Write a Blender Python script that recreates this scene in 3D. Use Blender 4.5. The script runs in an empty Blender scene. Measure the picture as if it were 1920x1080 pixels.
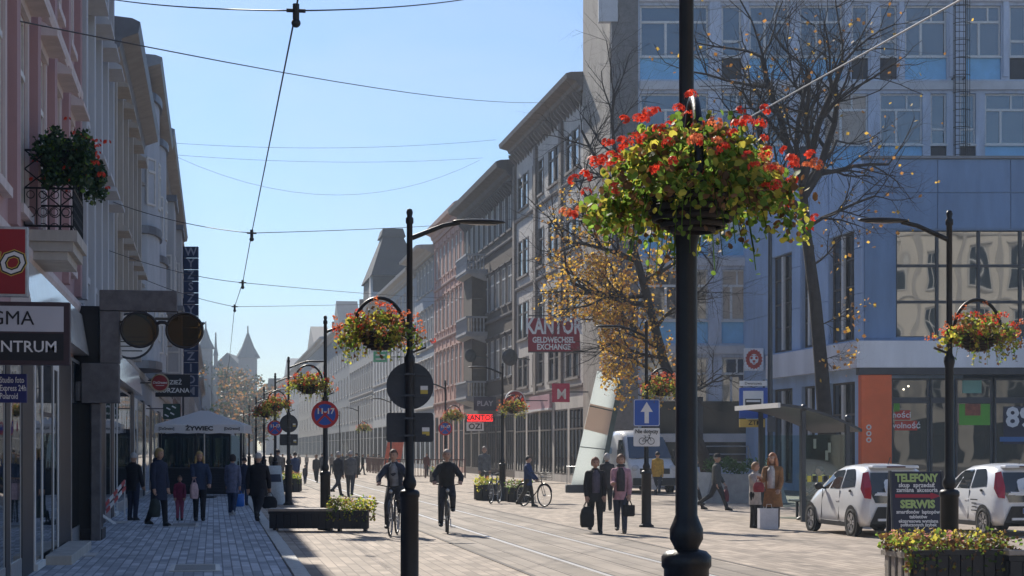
import bpy, bmesh, math, random
from mathutils import Vector, Matrix, Quaternion

# ------------------------------------------------------------------ camera, sky, sun, exposure
SC = bpy.context.scene
COL = SC.collection
F, HZ, CAM = 3300.0, 841.0, 1.8              # focal length and horizon row in photo pixels, eye height (m)
TH = math.atan(560 / 3300.0)                 # the street runs this far to the left of the lens axis
CT, ST = math.cos(TH), math.sin(TH)
PI = math.pi
cd = bpy.data.cameras.new('camera'); cam = bpy.data.objects.new('camera', cd); COL.objects.link(cam)
cd.sensor_width = 36.0; cd.lens = 36.0 * F / 1920.0; cd.shift_y = (HZ - 540.0) / 1920.0
cd.clip_start = 0.1; cd.clip_end = 6000
cam.location = (0, 0, CAM); cam.rotation_euler = (PI / 2, 0, -TH)
SC.camera = cam
SUN_AZ, SUN_EL = math.radians(12.0), math.radians(36.5)     # azimuth to the left of the street's direction
sdir = Vector((-math.sin(SUN_AZ) * math.cos(SUN_EL), math.cos(SUN_AZ) * math.cos(SUN_EL), math.sin(SUN_EL)))
wd = bpy.data.worlds.new('World'); SC.world = wd; wd.use_nodes = True
nt = wd.node_tree; nt.nodes.clear()
sky = nt.nodes.new('ShaderNodeTexSky'); sky.sky_type = 'NISHITA'; sky.sun_disc = False
sky.sun_elevation = SUN_EL; sky.sun_rotation = -SUN_AZ
sky.air_density = 1.0; sky.dust_density = 0.45; sky.ozone_density = 4.0
bgn = nt.nodes.new('ShaderNodeBackground'); bgn.inputs[1].default_value = 0.088
wo = nt.nodes.new('ShaderNodeOutputWorld')
wb = nt.nodes.new('ShaderNodeVectorMath'); wb.operation = 'MULTIPLY'; wb.inputs[1].default_value = (0.80, 0.93, 1.09)   # the camera's cool white balance
nt.links.new(sky.outputs[0], wb.inputs[0]); tcw = nt.nodes.new('ShaderNodeTexCoord'); mpw = nt.nodes.new('ShaderNodeMapping'); mpw.inputs['Scale'].default_value = (1.6, 1.6, 5.0); nt.links.new(tcw.outputs['Generated'], mpw.inputs[0])
cn = nt.nodes.new('ShaderNodeTexNoise'); cn.inputs['Scale'].default_value = 3.2; cn.inputs['Detail'].default_value = 8; cn.inputs['Roughness'].default_value = .6; cn.inputs['Distortion'].default_value = .6; nt.links.new(mpw.outputs[0], cn.inputs[0])
cr_ = nt.nodes.new('ShaderNodeMapRange'); cr_.inputs[1].default_value = .42; cr_.inputs[2].default_value = .78; cr_.inputs[3].default_value = 0; cr_.inputs[4].default_value = .26; nt.links.new(cn.outputs[0], cr_.inputs[0])
cmx = nt.nodes.new('ShaderNodeMix'); cmx.data_type = 'RGBA'; cmx.inputs[7].default_value = (6.6, 7.4, 8.2, 1)          # thin high cloud over the whole sky
nt.links.new(cr_.outputs[0], cmx.inputs[0]); nt.links.new(wb.outputs[0], cmx.inputs[6]); nt.links.new(cmx.outputs[2], bgn.inputs[0]); nt.links.new(bgn.outputs[0], wo.inputs[0])
sl = bpy.data.lights.new('sun', 'SUN'); sl.energy = 5.0; sl.angle = math.radians(0.53); sl.color = (1.0, 0.93, 0.82)
so = bpy.data.objects.new('sun', sl); COL.objects.link(so); so.location = (0, 0, 60)
so.rotation_euler = (-sdir).to_track_quat('-Z', 'Y').to_euler()
SC.view_settings.view_transform = 'Standard'; SC.view_settings.look = 'None'
SC.view_settings.gamma = 1.0; SC.view_settings.use_curve_mapping = False
SC.view_settings.exposure = 0.45
SC.render.engine = 'CYCLES'
SC.cycles.use_denoising = True
SC.cycles.max_bounces = 6; SC.cycles.volume_bounces = 0; SC.cycles.transparent_max_bounces = 12
SC.cycles.sample_clamp_indirect = 6.0

RN = random.Random(11)

# ------------------------------------------------------------------ measuring helpers (photo pixel -> place on the ground plan)
def W(X, D): return (X * CT + D * ST, D * CT - X * ST)
def G(px, py):
    s = (py - HZ) / CAM
    return W((px - 960) / s, F / s)
def PD(px, D): return W((px - 960) * D / F, D)
def ZD(py, D): return CAM + (HZ - py) * D / F
def DV(px, v):
    t = (px - 960) / F
    return v / (t * CT + ST)
def UV(px, v):
    D = DV(px, v); t = (px - 960) / F
    return D * (CT - t * ST)
def P3(px, py, D):
    a = PD(px, D); return Vector((a[0], a[1], ZD(py, D)))

# ------------------------------------------------------------------ mesh builder
class MB:
    def __init__(s): s.v = []; s.f = []; s.m = []; s.sm = []
    def add(s, vs, fs, m=0, smooth=False):
        o = len(s.v); s.v.extend([tuple(p) for p in vs])
        for f in fs: s.f.append(tuple(i + o for i in f)); s.m.append(m); s.sm.append(smooth)
        return s
    def box(s, x0, x1, y0, y1, z0, z1, m=0):
        return s.add([(x0,y0,z0),(x1,y0,z0),(x1,y1,z0),(x0,y1,z0),(x0,y0,z1),(x1,y0,z1),(x1,y1,z1),(x0,y1,z1)],
              [(0,3,2,1),(4,5,6,7),(0,1,5,4),(1,2,6,5),(2,3,7,6),(3,0,4,7)], m)
    def bbox(s, x0, x1, y0, y1, z0, z1, b=.01, m=0):          # box with chamfered vertical and top edges
        lo = [(x0+b,y0),(x1-b,y0),(x1,y0+b),(x1,y1-b),(x1-b,y1),(x0+b,y1),(x0,y1-b),(x0,y0+b)]
        cx, cy = (x0+x1)/2, (y0+y1)/2
        top = [(x-(b if x>cx else -b)*.7, y-(b if y>cy else -b)*.7) for x, y in lo]
        vs = [(x,y,z0) for x,y in lo]+[(x,y,z1-b) for x,y in lo]+[(x,y,z1) for x,y in top]
        fs = [tuple(range(7,-1,-1)), tuple(range(16,24))]
        for k in (0,8):
            for i in range(8): fs.append((k+i, k+(i+1)%8, k+8+(i+1)%8, k+8+i))
        return s.add(vs, fs, m)
    def obox(s, c, size, rot=None, m=0):
        hx,hy,hz = size[0]/2,size[1]/2,size[2]/2
        R = rot if rot is not None else Matrix.Identity(3)
        c = Vector(c)
        vs = [c + R @ Vector((x,y,z)) for z in (-hz,hz) for x,y in ((-hx,-hy),(hx,-hy),(hx,hy),(-hx,hy))]
        return s.add(vs, [(0,3,2,1),(4,5,6,7),(0,1,5,4),(1,2,6,5),(2,3,7,6),(3,0,4,7)], m)
    def bar(s, p0, p1, w, h, m=0, up=Vector((0,0,1))):         # rectangular bar between two points
        p0=Vector(p0); p1=Vector(p1); d=(p1-p0); L=d.length; d.normalize()
        a = d.cross(up)
        if a.length < 1e-4: a = d.cross(Vector((0,1,0)))
        a.normalize(); b = a.cross(d); b.normalize()
        R = Matrix((a, d, b)).transposed()
        return s.obox((p0+p1)/2, (w, L, h), R, m)
    def cyl(s, p0, p1, r0, r1=None, n=10, m=0, caps=True, smooth=True):
        r1 = r0 if r1 is None else r1
        p0=Vector(p0); p1=Vector(p1); d=(p1-p0)
        if d.length < 1e-6: return s
        d.normalize()
        a = d.orthogonal().normalized(); b = d.cross(a)
        vs=[]
        for p,r in ((p0,r0),(p1,r1)):
            for i in range(n):
                t=2*PI*i/n; vs.append(p + a*(r*math.cos(t)) + b*(r*math.sin(t)))
        s.add(vs, [(i,(i+1)%n,n+(i+1)%n,n+i) for i in range(n)], m, smooth)
        if caps:
            s.add(vs[:n], [tuple(range(n-1,-1,-1))], m); s.add(vs[n:], [tuple(range(n))], m)
        return s
    def tube(s, pts, r, n=8, m=0, closed=False, caps=True, smooth=True):
        pts=[Vector(p) for p in pts]; k=len(pts)
        rs = r if isinstance(r,(list,tuple)) else [r]*k
        vs=[]; a=None
        for i,p in enumerate(pts):
            if closed: d = pts[(i+1)%k]-pts[i-1]
            else: d = pts[min(i+1,k-1)]-pts[max(i-1,0)]
            d.normalize()
            if a is None: a = d.orthogonal().normalized()
            else:
                a = a - d*a.dot(d)
                if a.length<1e-5: a=d.orthogonal()
                a.normalize()
            b = d.cross(a)
            for j in range(n):
                t=2*PI*j/n; vs.append(p+a*(rs[i]*math.cos(t))+b*(rs[i]*math.sin(t)))
        fs=[]
        for i in range(k if closed else k-1):
            q=(i+1)%k
            for j in range(n): fs.append((i*n+j, i*n+(j+1)%n, q*n+(j+1)%n, q*n+j))
        s.add(vs, fs, m, smooth)
        if caps and not closed:
            s.add(vs[:n], [tuple(range(n-1,-1,-1))], m); s.add(vs[-n:], [tuple(range(n))], m)
        return s
    def lathe(s, prof, n=20, c=(0,0,0), m=0, smooth=True, arc=2*PI):
        full = abs(arc-2*PI)<1e-6; k = n if full else n+1
        vs=[(c[0]+r*math.cos(arc*i/n), c[1]+r*math.sin(arc*i/n), c[2]+z) for r,z in prof for i in range(k)]
        fs=[]
        for j in range(len(prof)-1):
            for i in range(n):
                q=(i+1)%k; fs.append((j*k+i, j*k+q, (j+1)*k+q, (j+1)*k+i))
        return s.add(vs, fs, m, smooth)
    def loft(s, rings, m=0, smooth=True, caps=True):
        n=len(rings[0]); vs=[p for r in rings for p in r]
        fs=[(j*n+i, j*n+(i+1)%n, (j+1)*n+(i+1)%n, (j+1)*n+i) for j in range(len(rings)-1) for i in range(n)]
        s.add(vs, fs, m, smooth)
        if caps: s.add(rings[0],[tuple(range(n-1,-1,-1))],m); s.add(rings[-1],[tuple(range(n))],m)
        return s
    def prism(s, poly, z0, z1, m=0, ax='z'):
        n=len(poly)
        def q(a,b,z): return (a,b,z) if ax=='z' else ((z,a,b) if ax=='x' else (a,z,b))
        vs=[q(a,b,z0) for a,b in poly]+[q(a,b,z1) for a,b in poly]
        return s.add(vs, [tuple(range(n-1,-1,-1)), tuple(range(n,2*n))]+[(i,(i+1)%n,n+(i+1)%n,n+i) for i in range(n)], m)
    def sph(s, c, r, nu=10, nv=7, m=0):
        rx,ry,rz = r if isinstance(r,(tuple,list)) else (r,r,r)
        vs=[(c[0],c[1],c[2]-rz)]
        for j in range(1,nv):
            p=-PI/2+PI*j/nv
            for i in range(nu):
                t=2*PI*i/nu; vs.append((c[0]+rx*math.cos(p)*math.cos(t), c[1]+ry*math.cos(p)*math.sin(t), c[2]+rz*math.sin(p)))
        vs.append((c[0],c[1],c[2]+rz)); fs=[]
        for i in range(nu): fs.append((0,1+(i+1)%nu,1+i)); fs.append((len(vs)-1, 1+(nv-2)*nu+i, 1+(nv-2)*nu+(i+1)%nu))
        for j in range(nv-2):
            for i in range(nu): fs.append((1+j*nu+i,1+j*nu+(i+1)%nu,1+(j+1)*nu+(i+1)%nu,1+(j+1)*nu+i))
        return s.add(vs, fs, m, True)
    def disc(s, c, r, nrm=(0,-1,0), n=28, m=0, t=.0, r_in=0):
        nrm=Vector(nrm).normalized(); a=Vector((0,0,1)).cross(nrm)
        if a.length<1e-4: a=Vector((1,0,0))
        a.normalize(); b=nrm.cross(a); c=Vector(c)
        o=[c+nrm*t+a*(r*math.cos(2*PI*i/n))+b*(r*math.sin(2*PI*i/n)) for i in range(n)]
        if r_in:
            q=[c+nrm*t+a*(r_in*math.cos(2*PI*i/n))+b*(r_in*math.sin(2*PI*i/n)) for i in range(n)]
            s.add(o+q, [(i,(i+1)%n,n+(i+1)%n,n+i) for i in range(n)], m)
        else: s.add(o,[tuple(range(n))],m)
        return s
    def xf(s, M):
        s.v=[tuple(M@Vector(p)) for p in s.v]; return s
    def merge(s, o, M=None, moff=0):
        vs = o.v if M is None else [tuple(M@Vector(p)) for p in o.v]
        k=len(s.v); s.v.extend(vs)
        s.f.extend(tuple(i+k for i in f) for f in o.f); s.m.extend(i+moff for i in o.m); s.sm.extend(o.sm); return s
    def mesh(s, name, mats):
        me=bpy.data.meshes.new(name); me.from_pydata(s.v,[],s.f)
        for m in (mats if isinstance(mats,(list,tuple)) else [mats]): me.materials.append(m)
        me.polygons.foreach_set('material_index', s.m); me.polygons.foreach_set('use_smooth', s.sm)
        me.update(); return me
    def build(s, name, mats, parent=None, loc=(0,0,0), rz=0, **kw):
        return link(name, s.mesh(name, mats), parent, loc, rz, **kw)

def link(name, me, parent=None, loc=(0,0,0), rz=0, rot=None, scale=None):
    o=bpy.data.objects.new(name, me); COL.objects.link(o)
    o.location=loc; o.rotation_euler = rot if rot is not None else (0,0,rz)
    if scale is not None: o.scale = scale if isinstance(scale,(tuple,list)) else (scale,)*3
    if parent is not None: o.parent=parent
    return o
def tag(o, label=None, cat=None, group=None, kind=None):
    if label: o['label']=label
    if cat: o['category']=cat
    if group: o['group']=group
    if kind: o['kind']=kind
    return o
def thing(name, label, cat, loc=(0,0,0), rz=0, group=None):
    o=bpy.data.objects.new(name, None); COL.objects.link(o); o.location=(loc[0],loc[1],loc[2] if len(loc)>2 else 0)
    o.rotation_euler=(0,0,rz); o.empty_display_size=.2
    return tag(o,label,cat,group)
def copy_tree(o, parent=None):
    c=o.copy(); COL.objects.link(c); c.parent=parent
    for ch in list(o.children): copy_tree(ch,c)
    return c

# ------------------------------------------------------------------ procedural materials
MATS={}
def nodemat(name):
    m=bpy.data.materials.new(name); m.use_nodes=True; n=m.node_tree; n.nodes.clear()
    out=n.nodes.new('ShaderNodeOutputMaterial'); b=n.nodes.new('ShaderNodeBsdfPrincipled'); n.links.new(b.outputs[0],out.inputs[0])
    return m,n,b,out
def c4(c): return (c[0],c[1],c[2],1)
def sc3(c,k): return tuple(min(1,max(0,x*k)) for x in c)
def M(name, col, rough=.8, var=.14, scale=2.0, bump=.15, metal=0, ior=1.45, streak=False, fine=60, coat=0):
    if name in MATS: return MATS[name]
    m,n,b,out=nodemat(name); L=n.links
    tc=n.nodes.new('ShaderNodeTexCoord'); src=tc.outputs['Object']
    mp=n.nodes.new('ShaderNodeMapping'); L.new(src,mp.inputs[0])
    if streak: mp.inputs['Scale'].default_value=(1,1,.22)
    no=n.nodes.new('ShaderNodeTexNoise'); no.inputs['Scale'].default_value=scale; no.inputs['Detail'].default_value=6; no.inputs['Roughness'].default_value=.65
    L.new(mp.outputs[0],no.inputs[0])
    mr=n.nodes.new('ShaderNodeMapRange'); mr.inputs[1].default_value=.3; mr.inputs[2].default_value=.7
    L.new(no.outputs[0],mr.inputs[0])
    mx=n.nodes.new('ShaderNodeMix'); mx.data_type='RGBA'
    mx.inputs[6].default_value=c4(sc3(col,1-var)); mx.inputs[7].default_value=c4(sc3(col,1+var))
    L.new(mr.outputs[0],mx.inputs[0]); L.new(mx.outputs[2],b.inputs['Base Color'])
    b.inputs['Roughness'].default_value=rough; b.inputs['Metallic'].default_value=metal; b.inputs['IOR'].default_value=ior
    if coat: b.inputs['Coat Weight'].default_value=coat; b.inputs['Coat Roughness'].default_value=.08
    if bump:
        n2=n.nodes.new('ShaderNodeTexNoise'); n2.inputs['Scale'].default_value=fine; n2.inputs['Detail'].default_value=3; L.new(src,n2.inputs[0])
        bp=n.nodes.new('ShaderNodeBump'); bp.inputs['Strength'].default_value=bump; bp.inputs['Distance'].default_value=.02
        L.new(n2.outputs[0],bp.inputs['Height']); L.new(bp.outputs[0],b.inputs['Normal'])
    MATS[name]=m; return m
def paving(name, c1, c2, mortar, bw, bh, var=.25, patch=.35, rough=.8, ms=.012, rotz=PI/2, bump=.35):
    m,n,b,out=nodemat(name); L=n.links
    tc=n.nodes.new('ShaderNodeTexCoord'); mp=n.nodes.new('ShaderNodeMapping'); mp.inputs['Rotation'].default_value=(0,0,rotz)
    L.new(tc.outputs['Object'],mp.inputs[0])
    br=n.nodes.new('ShaderNodeTexBrick'); br.inputs['Scale'].default_value=1; br.inputs['Brick Width'].default_value=bw; br.inputs['Row Height'].default_value=bh
    br.inputs['Mortar Size'].default_value=ms; br.inputs['Mortar Smooth'].default_value=.2
    br.inputs['Color1'].default_value=c4(c1); br.inputs['Color2'].default_value=c4(c2); br.inputs['Mortar'].default_value=c4(mortar)
    L.new(mp.outputs[0],br.inputs[0])
    no=n.nodes.new('ShaderNodeTexNoise'); no.inputs['Scale'].default_value=.35; no.inputs['Detail'].default_value=8; no.inputs['Roughness'].default_value=.7
    L.new(tc.outputs['Object'],no.inputs[0])
    mr=n.nodes.new('ShaderNodeMapRange'); mr.inputs[1].default_value=.3; mr.inputs[2].default_value=.7; mr.inputs[3].default_value=1-patch; mr.inputs[4].default_value=1+patch*.5
    L.new(no.outputs[0],mr.inputs[0])
    # worn footprints of grime: stretched along the street
    mp2=n.nodes.new('ShaderNodeMapping'); mp2.inputs['Scale'].default_value=(1.6,.12,1); L.new(tc.outputs['Object'],mp2.inputs[0])
    n3=n.nodes.new('ShaderNodeTexNoise'); n3.inputs['Scale'].default_value=1.2; n3.inputs['Detail'].default_value=4; L.new(mp2.outputs[0],n3.inputs[0])
    mr3=n.nodes.new('ShaderNodeMapRange'); mr3.inputs[1].default_value=.3; mr3.inputs[2].default_value=.7; mr3.inputs[3].default_value=1-var; mr3.inputs[4].default_value=1+var*.6
    L.new(n3.outputs[0],mr3.inputs[0])
    mu=n.nodes.new('ShaderNodeMath'); mu.operation='MULTIPLY'; L.new(mr.outputs[0],mu.inputs[0]); L.new(mr3.outputs[0],mu.inputs[1])
    vo=n.nodes.new('ShaderNodeTexVoronoi'); vo.inputs['Scale'].default_value=1.3; L.new(tc.outputs['Object'],vo.inputs[0])   # gum, drips and small stains
    mv=n.nodes.new('ShaderNodeMapRange'); mv.inputs[1].default_value=.05; mv.inputs[2].default_value=.16; mv.inputs[3].default_value=.62; mv.inputs[4].default_value=1; L.new(vo.outputs['Distance'],mv.inputs[0])
    n4=n.nodes.new('ShaderNodeTexNoise'); n4.inputs['Scale'].default_value=.9; n4.inputs['Detail'].default_value=7; L.new(tc.outputs['Object'],n4.inputs[0])
    m4=n.nodes.new('ShaderNodeMapRange'); m4.inputs[1].default_value=.56; m4.inputs[2].default_value=.7; m4.inputs[3].default_value=1; m4.inputs[4].default_value=.68; L.new(n4.outputs[0],m4.inputs[0])
    for q in (mv,m4):
        u2=n.nodes.new('ShaderNodeMath'); u2.operation='MULTIPLY'; L.new(mu.outputs[0],u2.inputs[0]); L.new(q.outputs[0],u2.inputs[1]); mu=u2
    vm=n.nodes.new('ShaderNodeVectorMath'); vm.operation='SCALE'; L.new(br.outputs[0],vm.inputs[0]); L.new(mu.outputs[0],vm.inputs['Scale'])
    L.new(vm.outputs[0],b.inputs['Base Color']); b.inputs['Roughness'].default_value=rough
    bp=n.nodes.new('ShaderNodeBump'); bp.inputs['Strength'].default_value=bump; bp.inputs['Distance'].default_value=.02; bp.invert=True
    L.new(br.outputs['Fac'],bp.inputs['Height']); L.new(bp.outputs[0],b.inputs['Normal'])
    MATS[name]=m; return m
def leafmat(name, col, trans=.5, var=.35):
    m,n,b,out=nodemat(name); L=n.links
    oi=n.nodes.new('ShaderNodeNewGeometry')
    mx=n.nodes.new('ShaderNodeMix'); mx.data_type='RGBA'; mx.inputs[6].default_value=c4(sc3(col,1-var)); mx.inputs[7].default_value=c4(sc3(col,1+var))
    L.new(oi.outputs['Random Per Island'],mx.inputs[0]); L.new(mx.outputs[2],b.inputs['Base Color']); b.inputs['Roughness'].default_value=.55
    tr=n.nodes.new('ShaderNodeBsdfTranslucent'); L.new(mx.outputs[2],tr.inputs[0])
    ms=n.nodes.new('ShaderNodeMixShader'); ms.inputs[0].default_value=trans
    L.new(b.outputs[0],ms.inputs[1]); L.new(tr.outputs[0],ms.inputs[2]); L.new(ms.outputs[0],out.inputs[0])
    MATS[name]=m; return m
def glassmat(name, tint=(.8,.9,.9), refl=1.5):
    m,n,b,out=nodemat(name); L=n.links; n.nodes.remove(b)
    g=n.nodes.new('ShaderNodeBsdfGlossy'); g.inputs['Roughness'].default_value=.03
    t=n.nodes.new('ShaderNodeBsdfTransparent'); t.inputs[0].default_value=c4(tint)
    fr=n.nodes.new('ShaderNodeFresnel'); fr.inputs[0].default_value=refl
    ms=n.nodes.new('ShaderNodeMixShader'); L.new(fr.outputs[0],ms.inputs[0]); L.new(t.outputs[0],ms.inputs[1]); L.new(g.outputs[0],ms.inputs[2]); L.new(ms.outputs[0],out.inputs[0])
    MATS[name]=m; return m
def emit(name, col, st):
    m,n,b,out=nodemat(name); b.inputs['Base Color'].default_value=c4(col); b.inputs['Emission Color'].default_value=c4(col); b.inputs['Emission Strength'].default_value=st
    MATS[name]=m; return m
def wavyglass(name, col, ior=1.9, rough=.03, wob=.03, sc=.9):
    m,n,b,out=nodemat(name); L=n.links
    b.inputs['Base Color'].default_value=c4(col); b.inputs['Roughness'].default_value=rough; b.inputs['IOR'].default_value=ior
    tc=n.nodes.new('ShaderNodeTexCoord'); no=n.nodes.new('ShaderNodeTexNoise'); no.inputs['Scale'].default_value=sc; no.inputs['Detail'].default_value=1
    L.new(tc.outputs['Object'],no.inputs[0]); bp=n.nodes.new('ShaderNodeBump'); bp.inputs['Strength'].default_value=wob; bp.inputs['Distance'].default_value=.5
    L.new(no.outputs[0],bp.inputs['Height']); L.new(bp.outputs[0],b.inputs['Normal'])
    MATS[name]=m; return m

black_iron=M('black_iron',(.009,.0095,.012),.42,.35,9,.12,ior=1.4)
dark_steel=M('dark_steel',(.055,.06,.07),.45,.2,8,.05,metal=.3)
galv=M('galvanised',(.42,.43,.44),.42,.15,14,.05,metal=.7)
white_paint=M('white_paint',(.72,.72,.70),.5,.08,3,.04)
glass_dark=wavyglass('glass_dark',(.012,.016,.022),1.75,.03,.02)
glass_sky=wavyglass('glass_sky',(.02,.035,.06),2.3,.04,.02)
glass_shop=wavyglass('glass_shop',(.02,.028,.03),1.8,.02,.012)
glass_clear=glassmat('glass_clear')
skin=M('skin',(.46,.28,.2),.5,.08,20,.03); skin_dk=M('eye_dark',(.03,.02,.018),.4,0,5,0)
TEXTJ=[]
def text(s, size, mat, parent, loc, rot=(PI/2,0,0), align='CENTER', xs=1.0, off=0.0, ext=.004, name='lettering', shear=0):
    TEXTJ.append((s,size,mat,parent,loc,rot,align,xs,off,ext,name,shear))
def flush_text():
    tmp=[]
    for j in TEXTJ:
        c=bpy.data.curves.new('t','FONT'); c.body=j[0]; c.size=j[1]; c.align_x=j[6]; c.align_y='CENTER'; c.offset=j[8]; c.extrude=j[9]; c.shear=j[11]; c.resolution_u=2
        o=bpy.data.objects.new('t',c); COL.objects.link(o); tmp.append(o)
    dg=bpy.context.evaluated_depsgraph_get()
    for o,j in zip(tmp,TEXTJ):
        me=bpy.data.meshes.new_from_object(o.evaluated_get(dg)); me.name=j[10]; me.materials.clear(); me.materials.append(j[2])
        q=link(j[10],me,j[3],j[4],rot=j[5],scale=(j[7],1,1))
    for o in tmp:
        c=o.data; bpy.data.objects.remove(o); bpy.data.curves.remove(c)
# ------------------------------------------------------------------ ground, paving, track
M('ground_dirt',(.22,.2,.18),.9,.2,.4,.2)
pav_walk=paving('grey_setts',(.28,.31,.36),(.6,.63,.68),(.2,.22,.25),.6,.14,ms=.012,patch=.22,var=.15)
pav_street=paving('beige_setts',(.27,.215,.165),(.46,.37,.29),(.2,.155,.125),.5,.17,ms=.011,patch=.3)
pav_track=paving('track_slabs',(.22,.18,.14),(.35,.29,.235),(.14,.11,.09),1.25,.36,ms=.012,patch=.3)
def sheet(name, x0,x1,y0,y1,z,mat,parent=None):
    o=MB().add([(x0,y0,z),(x1,y0,z),(x1,y1,z),(x0,y1,z)],[(0,1,2,3)]).build(name,mat,parent)
    if parent is None: tag(o,kind='structure')
    return o
sheet('ground',-900,900,-300,1600,-.02,MATS['ground_dirt'])
sheet('street_paving',1.0,70,-12,640,0,pav_street)
sheet('pavement',-3.4,1.12,-12,640,.004,pav_walk)
tb=sheet('tram_track',4.45,8.05,-12,640,.004,pav_track)
rail_m=M('rail_steel_glint',(.58,.56,.54),.38,.08,30,.0,metal=.15); groove_m=M('rail_groove',(.02,.02,.02),.8,.1,5,0)  # pale, barely metallic base colour stands in for sun glint on the rails
for x in (5.5,6.935):
    r=MB().box(x-.05,x+.035,-12,640,.0,.012).build('rail',rail_m,tb)
    MB().box(x+.036,x+.085,-12,640,.0,.008).build('rail_groove',groove_m,r)
edge_m=M('track_edge',(.1,.085,.075),.8,.2,3,.1)
for x in (4.45,8.05): MB().box(x-.035,x+.035,-12,640,0,.010).build('edge_strip',edge_m,tb)
for x in (4.98,6.22,7.5): MB().box(x-.012,x+.012,-12,640,0,.007).build('joint_strip',edge_m,tb)
kstone=M('kerb_granite',(.5,.49,.46),.75,.2,4,.3)
kb=sheet('kerb_strip',1.1,1.36,-12,640,.006,M('kerb_joint',(.12,.12,.12),.9,.1,5,0))
kme=MB().bbox(-.115,.115,-.485,.485,0,.028,.008).mesh('kerb_stone',kstone)
for i in range(110): link('kerb_stone',kme,kb,(1.23+RN.uniform(-.004,.004),14.5+i,.002+RN.uniform(-.002,.002)),rz=RN.uniform(-.004,.004))
# service covers let into the pavement
cov_m=M('cover_frame',(.46,.46,.45),.5,.15,8,.1,metal=.3); cov_d=M('cover_plate',(.13,.135,.14),.6,.3,12,.2,metal=.3)
def cover(px,py,w,l,label,plate=cov_d):
    x,y=G(px,py); t=thing('service_cover',label,'service cover',(x,y,.006),0,'covers in the grey pavement')
    fr=MB(); b=.07
    fr.box(-w/2,w/2,-l/2,-l/2+b,0,.012).box(-w/2,w/2,l/2-b,l/2,0,.012).box(-w/2,-w/2+b,-l/2+b,l/2-b,0,.012).box(w/2-b,w/2,-l/2+b,l/2-b,0,.012)
    fr.build('frame',cov_m,t); MB().box(-w/2+b,w/2-b,-l/2+b,l/2-b,0,.008).build('plate',plate,t)
cover(366,1066,.74,1.5,'framed rectangular cover in the grey pavement nearest the camera')
cover(345,985,.68,1.6,'framed cover in the grey pavement below the child in pink')
cover(158,1041,.42,.9,'pale slab cover in front of the white shop doorway',cov_m)
cover(225,980,.4,1.0,'pale slab by the folded red and white barrier',cov_m)
# ------------------------------------------------------------------ facades
frame_white=M('window_frame_white',(.66,.66,.64),.5,.08,6,.03); frame_dark=M('window_frame_dark',(.09,.075,.065),.55,.15,6,.05)
stone_trim=M('stone_trim',(.42,.40,.37),.8,.18,3,.2,streak=True); dark_roof=M('slate_roof',(.03,.03,.034),.75,.3,2,.3); zinc=M('zinc',(.2,.21,.23),.5,.2,2,.1,metal=.4)
granite=M('dark_granite',(.022,.024,.028),.45,.6,55,.05); fascia_m=M('white_fascia',(.7,.7,.69),.22,.1,1.5,.02,coat=.4)
WC={}
def win_mesh(w,h,style,fm,gm):
    k=(round(w,3),round(h,3),style,fm.name,gm.name)
    if k in WC: return WC[k]
    b=.075; f=MB(); d=.07
    f.box(0,b,0,d,0,h).box(w-b,w,0,d,0,h).box(b,w-b,0,d,0,b).box(b,w-b,0,d,h-b,h)
    if 'm' in style: f.box(w/2-.05,w/2+.05,-.01,d-.01,b,h-b)
    if 't' in style: f.box(b,w-b,-.02,d-.02,h*.68,h*.68+.09)
    if 'x' in style:                                          # modern casement: off-centre mullion, high transom
        f.box(b,w-b,-.015,d-.015,h*.66,h*.66+.11); f.box(w*.36,w*.36+.11,-.01,d-.01,b,h*.66); f.box(w*.62,w*.62+.08,-.01,d-.01,h*.66+.11,h-b)
    if 'y' in style: f.box(b,w-b,-.015,d-.015,h*.28,h*.28+.11)
    if 'g' in style:
        for q in (.25,.5,.75): f.box(b,w-b,-.012,d-.012,h*q-.035,h*q+.035)
        f.box(w/2-.045,w/2+.045,-.01,d-.01,b,h-b)
    if 's' in style:
        for i in range(1,4): f.box(w*i/4-.04,w*i/4+.04,-.01,d-.01,b,h-b)
    p=MB().box(b*.5,w-b*.5,d-.03,d-.02,b*.5,h-b*.5)
    WC[k]=(f.mesh('window',fm),p.mesh('pane',gm)); return WC[k]
SPC={}
def arch_mesh(w,h,wall):
    k=(round(w,3),round(h,3),wall.name)
    if k in SPC: return SPC[k]
    m=MB(); n=10; r=w/2
    for sgn in (-1,1):
        pts=[(w/2+sgn*r*math.cos(PI/2*i/n), h-r+r*math.sin(PI/2*i/n)) for i in range(n+1)]
        vs=[(w/2+sgn*r,.003,h)]+[(a,.003,z) for a,z in pts]+[(a,.1,z) for a,z in pts]
        m.add(vs,[(0,1+i,2+i) for i in range(n)]+[(1+i,2+i,n+3+i,n+2+i) for i in range(n)])
    SPC[k]=m.mesh('arch_spandrel',wall); return SPC[k]
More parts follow.
